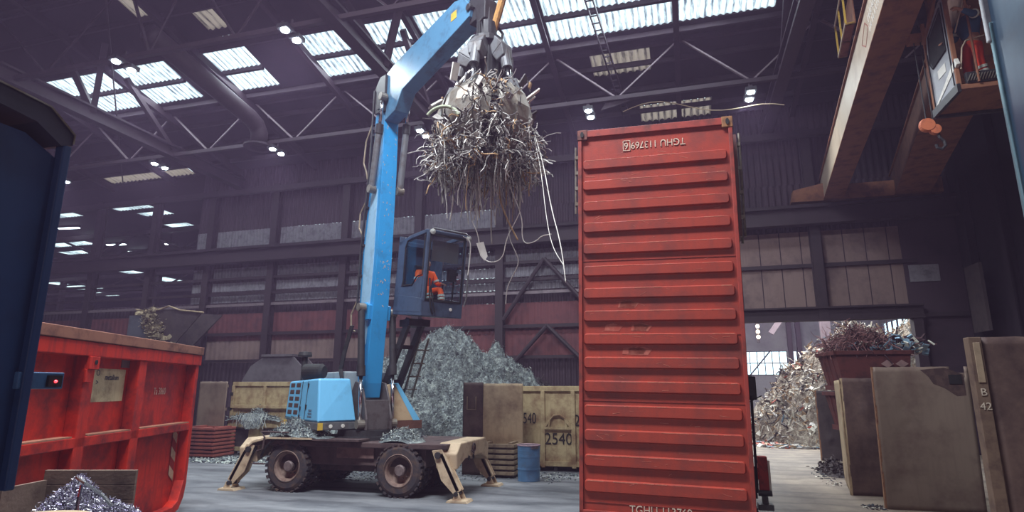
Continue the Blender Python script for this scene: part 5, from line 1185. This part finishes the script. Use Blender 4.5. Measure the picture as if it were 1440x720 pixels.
# local +y is dr rotated +90 deg; the visible side faces the camera on local +y
sgn = 1.0 if (Vector((0, 0)) - a0).dot(Vector((-dr.y, dr.x))) > 0 else -1.0
F = lambda y: y * sgn
b = MB()
prof = [(.0, .55), (.06, .3), (.22, .12), (.45, .06), (L_, .06), (L_, 2.98), (.0, 2.98)]
b.prism(prof, F(0), F(-.05)); b.bx(0, L_, F(-Dp), F(-Dp + .05), .2, 2.98); b.bx(0, .05, F(-Dp), F(0), .5, 2.98); b.bx(L_ - .05, L_, F(-Dp), F(0), .1, 2.98); b.bx(.1, L_, F(-Dp), F(0), .12, .2)
b.build('body', SKIPRED, t)
b = MB(); b.bx(-.05, L_, F(-.04), F(.2), 2.78, 2.98); b.bx(.0, L_, F(0), F(.17), 1.54, 1.68)
b.prism([(.0, 2.78), (.13, 2.78), (.13, .62), (.3, .28), (.5, .2), (L_, .2), (L_, .06), (.45, .06), (.22, .12), (.06, .3), (.0, .55)], F(0), F(.18)); b.build('side_frame', SKIPRED, t, .012)
b = MB(); b.bx(-.07, L_, F(-.1), F(.22), 2.985, 3.14); b.bx(-.07, .1, F(-Dp), F(0), 2.985, 3.16); b.build('top_rim', SKIPRIM, t, .01)
for x in (2.16, 3.62, 5.1): MB().bx(x - .12, x + .12, F(0), F(.17), .2, 2.78).build('side_post', SKIPRED, t, .012)
DS = mat('ledge_dust', (176, 120, 96), .8)
MB().bx(.15, 2.0, F(.0), F(.165), 1.68, 1.70).bx(2.3, 3.45, F(0), F(.165), 1.68, 1.70).bx(3.8, 5, F(0), F(.165), 1.68, 1.70).build('ledge_dirt', DS, t)
# sticker with lettering
STK = mat('torn_sticker', (206, 188, 150), .7, 0, (136, 112, 86), .5, 2.6, 0, 30, .3)
MB().lathe([(0, 0), (.035, 0), (.035, .006), (0, .006)], 14, Matrix.Translation((3.6, F(.225), 2.70)) @ Matrix.Rotation(R(90 if sgn < 0 else -90), 4, 'X')).build('lug_hole', BLACK, t)
def sidepanel(name, m, x0, x1, z0, z1, e=.004): return MB().bx(x0, x1, F(.0), F(e), z0, z1).build(name, m, t)
tl = Vector((-9.09 - a0.x, 7.60 - a0.y)).dot(dr), Vector((-8.50 - a0.x, 7.77 - a0.y)).dot(dr)
sk = sidepanel('sticker', STK, 2.36, 3.40, 2.14, 2.63)
TZ = R(0) if sgn < 0 else PI
LET = mat('sticker_letter_blue', (58, 66, 92), .7)
text('sticker_word', 'metallum', .12, LET, sk, (2.74 if True else 0, F(.008), 2.50), (R(90), 0, TZ), .001, sx=.85)
text('sticker_mark', 'A', .12, LET, sk, (3.26, F(.008), 2.56), (R(90), 0, TZ), .001); text('sticker_mark', 'O', .12, LET, sk, (3.12, F(.008), 2.56), (R(90), 0, TZ), .001)
text('sticker_mark', '8', .12, LET, sk, (3.26, F(.008), 2.42), (R(90), 0, TZ), .001); text('sticker_mark', '>', .12, LET, sk, (3.12, F(.008), 2.42), (R(90), 0, TZ), .001)
sidepanel('maker_plate', mat('maker_plate_grey', (120, 108, 110), .5, .1, (90, 80, 84), .3, 9), 2.28, 2.52, 2.66, 2.78, .01)
text('fleet_number', 'Ta 3860', .17, mat('fleet_number_pink', (226, 176, 156), .7), t, (1.15, F(.01), 2.28), (R(90), 0, TZ), .002, sx=.8)
hz_ = MB()
for k in range(5):
    hz_.k = k % 2; z = .62 + k * .17; hz_.add([(.22, F(.012), z), (.42, F(.012), z + .14), (.42, F(.012), z + .31), (.22, F(.012), z + .17)], [(0, 1, 2, 3) if sgn < 0 else (3, 2, 1, 0)])
hz_.build('hazard_stripes', [mat('stripe_tan', (196, 164, 136), .7), mat('stripe_red', (150, 40, 36), .7)], t)
l = MB(); l.bx(3.50, 3.74, F(.17), F(.22), 2.60, 2.78); l.bx(3.62, 3.76, F(.17), F(.2), 2.42, 2.60); l.build('lug', SKIPRED, t, .006)
c = MB()
for i in range(34):
    z = 2.95 - i * .05; c.lathe([(.012, -.02), (.02, 0), (.012, .02)], 6, Matrix.Translation((-.1, F(.02 + (.01 if i % 2 else 0)), z)) @ Matrix.Diagonal((1, .5, 1.3, 1)))
c.build('chain', STEEL, t)
MB().bx(1, 1.3, F(-1.9), F(-1.7), 0, .13).bx(1, 1.3, F(-.7), F(-.5), 0, .13).bx(5.2, 5.5, F(-1.9), F(-1.7), 0, .13).bx(5.2, 5.5, F(-.7), F(-.5), 0, .13).bx(.3, 6.4, F(-.72), F(-.48), .04, .13).build('runner', DGREY, t)
MB().bx(-.5, -.05, F(-.8), F(-.74), 3.03, 3.09).build('handle_bar', TAN, t)

# wooden crates with turnings in front of it
t = empty('wooden_crate', 'grey wooden board crate full of bright turnings at lower left', 'crate', (-7.05, 4.65, -.05), R(15.9))
for k in range(9): MB().bx(.78, 1.32, .62, .66, 1.50 - .155 * (k + 1) + .002, 1.50 - .155 * k).bx(.30, .8, .62, .66, 1.50 - .155 * (k + 1) + .002, 1.50 - .155 * k).build('back_board', WOOD, t, .004)
for k in range(9): MB().bx(-.3, .32, .0, .04, 1.42 - .155 * (k + 1) + .002, 1.42 - .155 * k).build('left_board', mat('warm_wood', (148, 116, 98), .85, 0, (110, 84, 74), .5, 3, .1, 30), t, .004)
MB().bx(-.3, 1.32, .0, .66, .0, .1).bx(1.28, 1.32, 0, .62, 0, 1.15).bx(.32, 1.28, -.04, 0, 0, 1.1).build('crate_floor_and_ends', WOOD, t)
MB().bx(.0, .06, -.03, .0, .1, 1.42).bx(.32, .36, 0, .6, .1, 1.4).build('batten', WOOD, t)
random.seed(61); mb = MB(); TUR = [heap_mat('turnings_bed', (50, 44, 66), (120, 112, 134), (214, 210, 224), 30), mat('turning_bright', (226, 222, 232), .3, .6), mat('turning_violet', (140, 130, 160), .4, .5), mat('turning_dark', (66, 56, 76), .5, .4)]
c15, s15 = math.cos(R(15.9)), math.sin(R(15.9))
mb.T = Matrix.Translation((-6.70, 4.74, -.19)) @ Matrix.Rotation(R(15.9), 4, 'Z')
p1 = heap(mb, .72, .22, .62, .42, gauss_heap([(-.22, .1, .75, 1.8, .62), (.35, .1, .75, 1.8, .40), (-.7, 0, .4, 1.4, .25)]), 90, 50, .09, 3.5, 4, .98)
for i in range(22000):
    p = Vector(random.choice(p1)) + Vector((random.gauss(0, .015), random.gauss(0, .015), random.uniform(0, .045))); mb.k = random.choice((1, 1, 2, 2, 3)); d = Vector((random.gauss(0, 1), random.gauss(0, 1), random.gauss(0, 1))).normalized(); s = d.orthogonal().normalized() * random.uniform(.0015, .004); L = random.uniform(.012, .035)
    q = p + d * L * .5; e = q + (d + s * 90 * random.uniform(-1, 1)).normalized() * L * .5; mb.add([p - s, p + s, q + s, q - s, e + s, e - s], [(0, 1, 2, 3), (3, 2, 4, 5)])
mb.T = Matrix.Identity(4)
tag(mb.build('metal_turnings', TUR), 'heap of glittering curly turnings in the wooden crate at lower left', 'swarf', kind='stuff')
s_ = MB().path([(-6.0, 4.95, 1.46), (-5.82, 4.9, 1.42), (-5.66, 4.95, 1.32), (-5.55, 5.0, 1.2)], .016, 4).path([(-5.84, 4.88, 1.40), (-5.80, 4.84, 1.3), (-5.78, 4.82, 1.1)], .014, 4); tag(s_.build('torn_strip', CHROME), 'shiny torn metal strip lying on the turnings in the crate', 'metal scrap')

# ------------------------------------------------------------ foreground truck bodies
t = empty('blue_truck_body', 'dark blue truck body with cut-off corner filling the left edge', 'truck', (-4.1, 0, 0))
prof = [(-7.5, 4.6), (2.2, 4.14), (2.52, 4.08), (2.98, 3.70 + .32), (2.98, 1.72), (2.7, 1.45), (-7.5, 1.45)]
prof = [(-7.5, 4.2), (1.9, 4.02), (2.70, 4.02), (2.96, 3.90), (2.96, 1.74), (2.62, 1.45), (-7.5, 1.45)]
MB().prism(prof, -2.4, -.06, 'x').build('body', DARKBLUE, t)
rimp = [(-7.5, 4.26), (2.46, 4.26), (2.79, 4.24), (2.98, 4.11), (2.98, 4.03), (2.90, 4.0), (2.72, 4.10), (2.40, 4.13), (-7.5, 4.13)]
MB().prism(rimp, -2.45, .0, 'x').build('top_rim', mat('rim_dark', (44, 40, 58), .5, .1, (34, 30, 46), .4, 3), t)
MB().path([(.005, -7.5, 4.26), (.005, 2.46, 4.26), (.005, 2.79, 4.24), (.005, 2.98, 4.11), (.005, 2.98, 4.04)], .008, 4).build('rim_edge_strip', STEEL, t)
MB().bx(-.08, .0, 2.92, 2.98, 1.72, 4.02).build('corner_post', mat('post_blue', (30, 54, 92), .45, 0, (24, 42, 72), .3, 3), t, .01)
br = MB().bx(-.08, -.02, 2.9, 3.2, 2.34, 2.45).build('lamp_bracket', mat('bracket_blue', (62, 96, 134), .45), t, .008)
MB().bx(-.02, .004, 3.08, 3.17, 2.355, 2.43).build('lamp_housing', BLACK, br); MB().lathe([(0, 0), (.011, .0), (.009, .006), (0, .008)], 10, Matrix.Translation((.005, 3.125, 2.39)) @ Matrix.Rotation(R(90), 4, 'Y')).build('red_lamp', emit('red_lamp_glow', (255, 20, 30), 6), br)
MB().bx(-2.2, -.5, -6, 2.4, .9, 1.45).build('chassis', DGREY, t)
wl = MB()
for y in (.8, -5): 
    for x in (-.4, -2.2): wl.tube((x - .3, y, .5), (x, y, .5), .5, n=24)
wl.build('wheel', TYRE, t)
t = empty('grey_truck_body', 'grey-blue metal truck body at the upper right edge of the picture', 'truck', (2.32, 0, 0))
MB().bx(0.02, 2.4, -6, 4.80, 1.2, 5.6).build('body', GREYBLUE, t)
MB().bx(.0, .04, 4.78, 4.82, 1.2, 5.0).build('corner_strip', mat('corner_strip_teal', (110, 140, 150), .3, .5, (70, 90, 100), .4, 3), t, .008)
MB().bx(-.02, .03, 4.79, 4.83, 4.85, 5.6).build('corner_cap', mat('cap_pale', (180, 180, 184), .4, .2), t, .01)
MB().bx(.3, 2.1, -6, 4.6, .6, 1.2).build('chassis', DGREY, t)
wl = MB()
for y in (3.6, -4):
    for x in (.3, 2.1): wl.tube((x - .1, y, .5), (x + .2, y, .5), .5, n=24)
wl.build('wheel', TYRE, t)
tag(MB().lathe([(.0, .9), (.42, .9), (.45, .92), (.45, 1.05), (.0, 1.08)], 32, Matrix.Translation((-5.1, 3.85, .26))).lathe([(.42, 0), (.42, 1.18)], 32, Matrix.Translation((-5.1, 3.85, 0))).build('fibre_drum', TAN), 'pale round drum lid poking into the lower left corner', 'drum')

# ------------------------------------------------------------ overhead cranes
def girder(label, a, b, w, h, z, gm=None):
    d = Vector((b[0] - a[0], b[1] - a[1])); L = d.length; ang = math.atan2(d.y, d.x) - PI / 2
    t = empty('crane_girder', label, 'crane', (a[0], a[1], z), ang, 'overhead crane girders')
    MB().bx(-.0, .03, 0, L, .03, h).bx(w - .03, w, 0, L, .03, h).bx(0, w, 0, L, h - .03, h).build('web', gm or GIRD, t)
    MB().bx(-.04, w + .04, 0, L, .0, .03).build('bottom_flange', GIRDU, t); MB().bx(-.06, w + .06, 0, L, h, h + .04).build('top_flange', GIRDU, t)
    return t
GIRDD = mat('girder_shaded_brown', (112, 78, 66), .7, 0, (78, 54, 52), .5, 1.5)  # darker girder colour, with the shade on this girder painted in
g1 = girder('long buff crane girder with worn white markings, left of the two', (3.22, 4.0), (5.82, 26.2), .62, 1.05, 9.6)
random.seed(19); gl_ = MB()
for row, (z0, z1) in enumerate(((.58, .80), (.34, .50))):
    y = 8.0 + .2 * row
    while y < 9.5:
        gl_.k = 0; k_ = random.random()
        gl_.hexa([(-.006, y, z0), (-.002, y, z0), (-.002, y + .03, z0), (-.006, y + .03, z0), (-.006, y + .06, z1), (-.002, y + .06, z1), (-.002, y + .09, z1), (-.006, y + .09, z1)])
        if k_ < .5: gl_.bx(-.006, -.002, y, y + .1, z0 + (z1 - z0) * k_, z0 + (z1 - z0) * k_ + .03)
        y += random.uniform(.1, .17)
gl_.k = 1
for a, b in (((9.6, .55), (9.9, .82)), ((9.9, .82), (10.5, .60)), ((10.5, .60), (10.1, .34)), ((10.1, .34), (9.6, .55))): gl_.bar((-.004, a[0], a[1]), (-.004, b[0], b[1]), .03, .004, (1, 0, 0))
gm_ = gl_.build('worn_girder_marking', [WHITE, mat('faded_red_marking', (170, 110, 96), .7)], g1); gm_['kind'] = 'stuff'
g2 = girder('shadowed brown crane girder behind the crane cab, right of the two', (5.35, 10.5), (8.35, 26.0), 1.1, 1.0, 9.6, GIRDD)
e = MB(); e.prism([(4.5, 9.62), (5.9, 9.58), (5.9, 10.35), (4.6, 10.1)], 25.2, 25.6); e.bx(5.9, 9.8, 25.2, 25.6, 9.6, 10.2)
tag(e.build('crane_end_carriage', GIRDU), 'brown crane end carriage on the runway at the girder ends', 'crane carriage')
# little service platform on the first girder
t = empty('service_platform', 'small yellow-edged service platform hung on the left side of the buff girder', 'platform', (4.42, 15.3, 11.3), R(-7))
MB().bx(0, .22, 0, 1.7, 0, .04).build('deck', GIRDU, t)
MB().bx(.19, .22, 0, 1.7, .0, 1.0).build('back_sheet', GIRDU, t)
for y in (0, .85, 1.66): MB().bx(-.02, .2, y, y + .05, .0, .05).bx(-.02, .02, y, y + .05, 0, 1.0).build('side_frame', YELLOW, t)
MB().bx(-.03, .0, 0, 1.7, .94, 1.0).bx(-.03, .0, 0, 1.7, .0, .06).build('hand_rail', GIRD, t)
# crane cab
t = empty('crane_cab', 'buff and white crane operator platform hanging at upper right', 'crane cab', (5.16, 11.9, 7.78), 0)
MB().bx(-.02, 1.3, 0, 1.12, -.10, .0).build('floor_plate', GIRDU, t, .01)
MB().bx(-.04, 1.4, 1.10, 1.16, -.16, .0).bx(-.06, .0, .0, 1.16, -.14, .02).build('floor_edge', DGREY, t)
pw = mat('cab_side_pale', (150, 150, 156), .5, 0, (110, 104, 112), .4, 1.5)
MB().prism([(.10, .02), (1.12, .02), (1.12, 1.0), (1.02, 1.55), (.30, 1.9), (.10, 1.9)], -.02, .02, 'x').build('side_panel', pw, t, .01)
MB().path([(-.03, .26, .85), (-.03, .26, 1.75), (-.03, .9, 1.5), (-.03, 1.0, .95), (-.03, .9, .8), (-.03, .26, .85)], .015, 4).prism([(.28, .87), (.9, .83), (.97, .96), (.88, 1.47), (.28, 1.7)], -.026, -.022, 'x').build('side_window', BLACK, t)
MB().path([(-.03, 1.06, .06), (-.03, 1.06, 1.2)], .012, 4).path([(-.03, .16, .06), (-.03, .16, 1.8)], .012, 4).build('panel_seam', BLACK, t)
MB().hexa([(-.03, 1.14, .0), (.03, 1.14, .0), (.03, 1.05, .0), (-.03, 1.05, .0), (-.03, .0, .52), (.03, .0, .52), (.03, -.06, .38), (-.03, -.06, .38)]).build('sloping_edge', WHITE, t)
MB().bx(-.028, -.022, .40, .74, .48, .66).build('small_sign', WHITE, t)
f = MB()
for x, y in ((.0, .06), (.0, 1.14), (1.28, 1.1)): f.bar((x, y, 0), (x, y, 1.95), .06, .06)
f.bar((-.02, 1.14, 1.5), (-.02, .0, 2.35), .05, .08); f.build('upright', GIRDU, t)
MB().path([(.05, .0, .3), (.12, .0, .72), (.2, .0, .86), (.5, .0, .92)], .014, 6).bar((.1, .1, 1.1), (.28, .02, 1.7), .03, .02).build('hand_rail', GIRD, t)
MB().tube((.28, -.03, 0), (.28, -.03, 2.2), .022, n=8).build('front_post', GIRDU, t)
v = MB()
for i in range(12): v.box((.14 + i * .045, -.035, .10), (.012, .02, .15), (0, R(25), 0))
v.build('vent_slots', STEEL, t); MB().bx(.10, 1.0, -.02, .05, .0, .22).build('kick_box', DGREY, t, .01)
MB().bar((.1, .9, 1.9), (.1, .9, 3.0), .12, .12).bar((1.2, .8, 0), (1.2, .8, 3.0), .12, .12).build('hanger', GIRDU, t)
t2 = empty('hook_block', 'orange pulley block with a dark hook under the crane cab', 'crane hook', (5.06, 13.3, 7.35))
MB().lathe([(0, -.07), (.13, -.07), (.15, 0), (.13, .07), (0, .07)], 20, Matrix.Translation((0, 0, .25)) @ Matrix.Rotation(R(90), 4, 'X')).lathe([(0, -.06), (.1, -.06), (.11, 0), (.1, .06), (0, .06)], 20, Matrix.Translation((.13, 0, .14)) @ Matrix.Rotation(R(90), 4, 'X')).build('pulley_block', mat('hook_orange', (216, 122, 84), .6, 0, (150, 80, 64), .4, 6), t2)
MB().path([(.17, 0, .08), (.19, 0, -.04), (.26, 0, -.12), (.27, 0, -.22), (.20, 0, -.29), (.12, 0, -.25), (.11, 0, -.18)], .03, 8).build('hook', DGREY, t2)
MB().tube((0, 0, .4), (0, 0, 2.9), .012, n=6).tube((.12, 0, .35), (.12, 0, 2.9), .012, n=6).build('wire_rope', DGREY, t2)
MB().bx(-.1, 1.1, -.12, .12, 2.12, 2.28).build('trolley_arm', GIRDU, t2)
J2 = dict(pelvis=(0, 0, .94), chest=(.02, 0, 1.30), neck=(.02, 0, 1.50), head=(.03, 0, 1.64), look=(.8, .6, -.2),
          shL=(0, .20, 1.43), elL=(.2, .34, 1.30), wrL=(.42, .30, 1.42), tipL=(.56, .27, 1.46), shR=(0, -.20, 1.43), elR=(.05, -.30, 1.15), wrR=(.28, -.28, 1.08), tipR=(.42, -.26, 1.05),
          hipL=(0, .10, .90), knL=(.05, .14, .50), anL=(-.02, .15, .09), toeL=(.15, .17, .04), hipR=(0, -.10, .90), knR=(.04, -.14, .50), anR=(-.02, -.16, .09), toeR=(.15, -.18, .04))
person('person in blue shirt and red-orange trousers standing on the crane platform at upper right', (5.56, 12.15, 7.78), R(200), J2, CLOTHB, ORED)
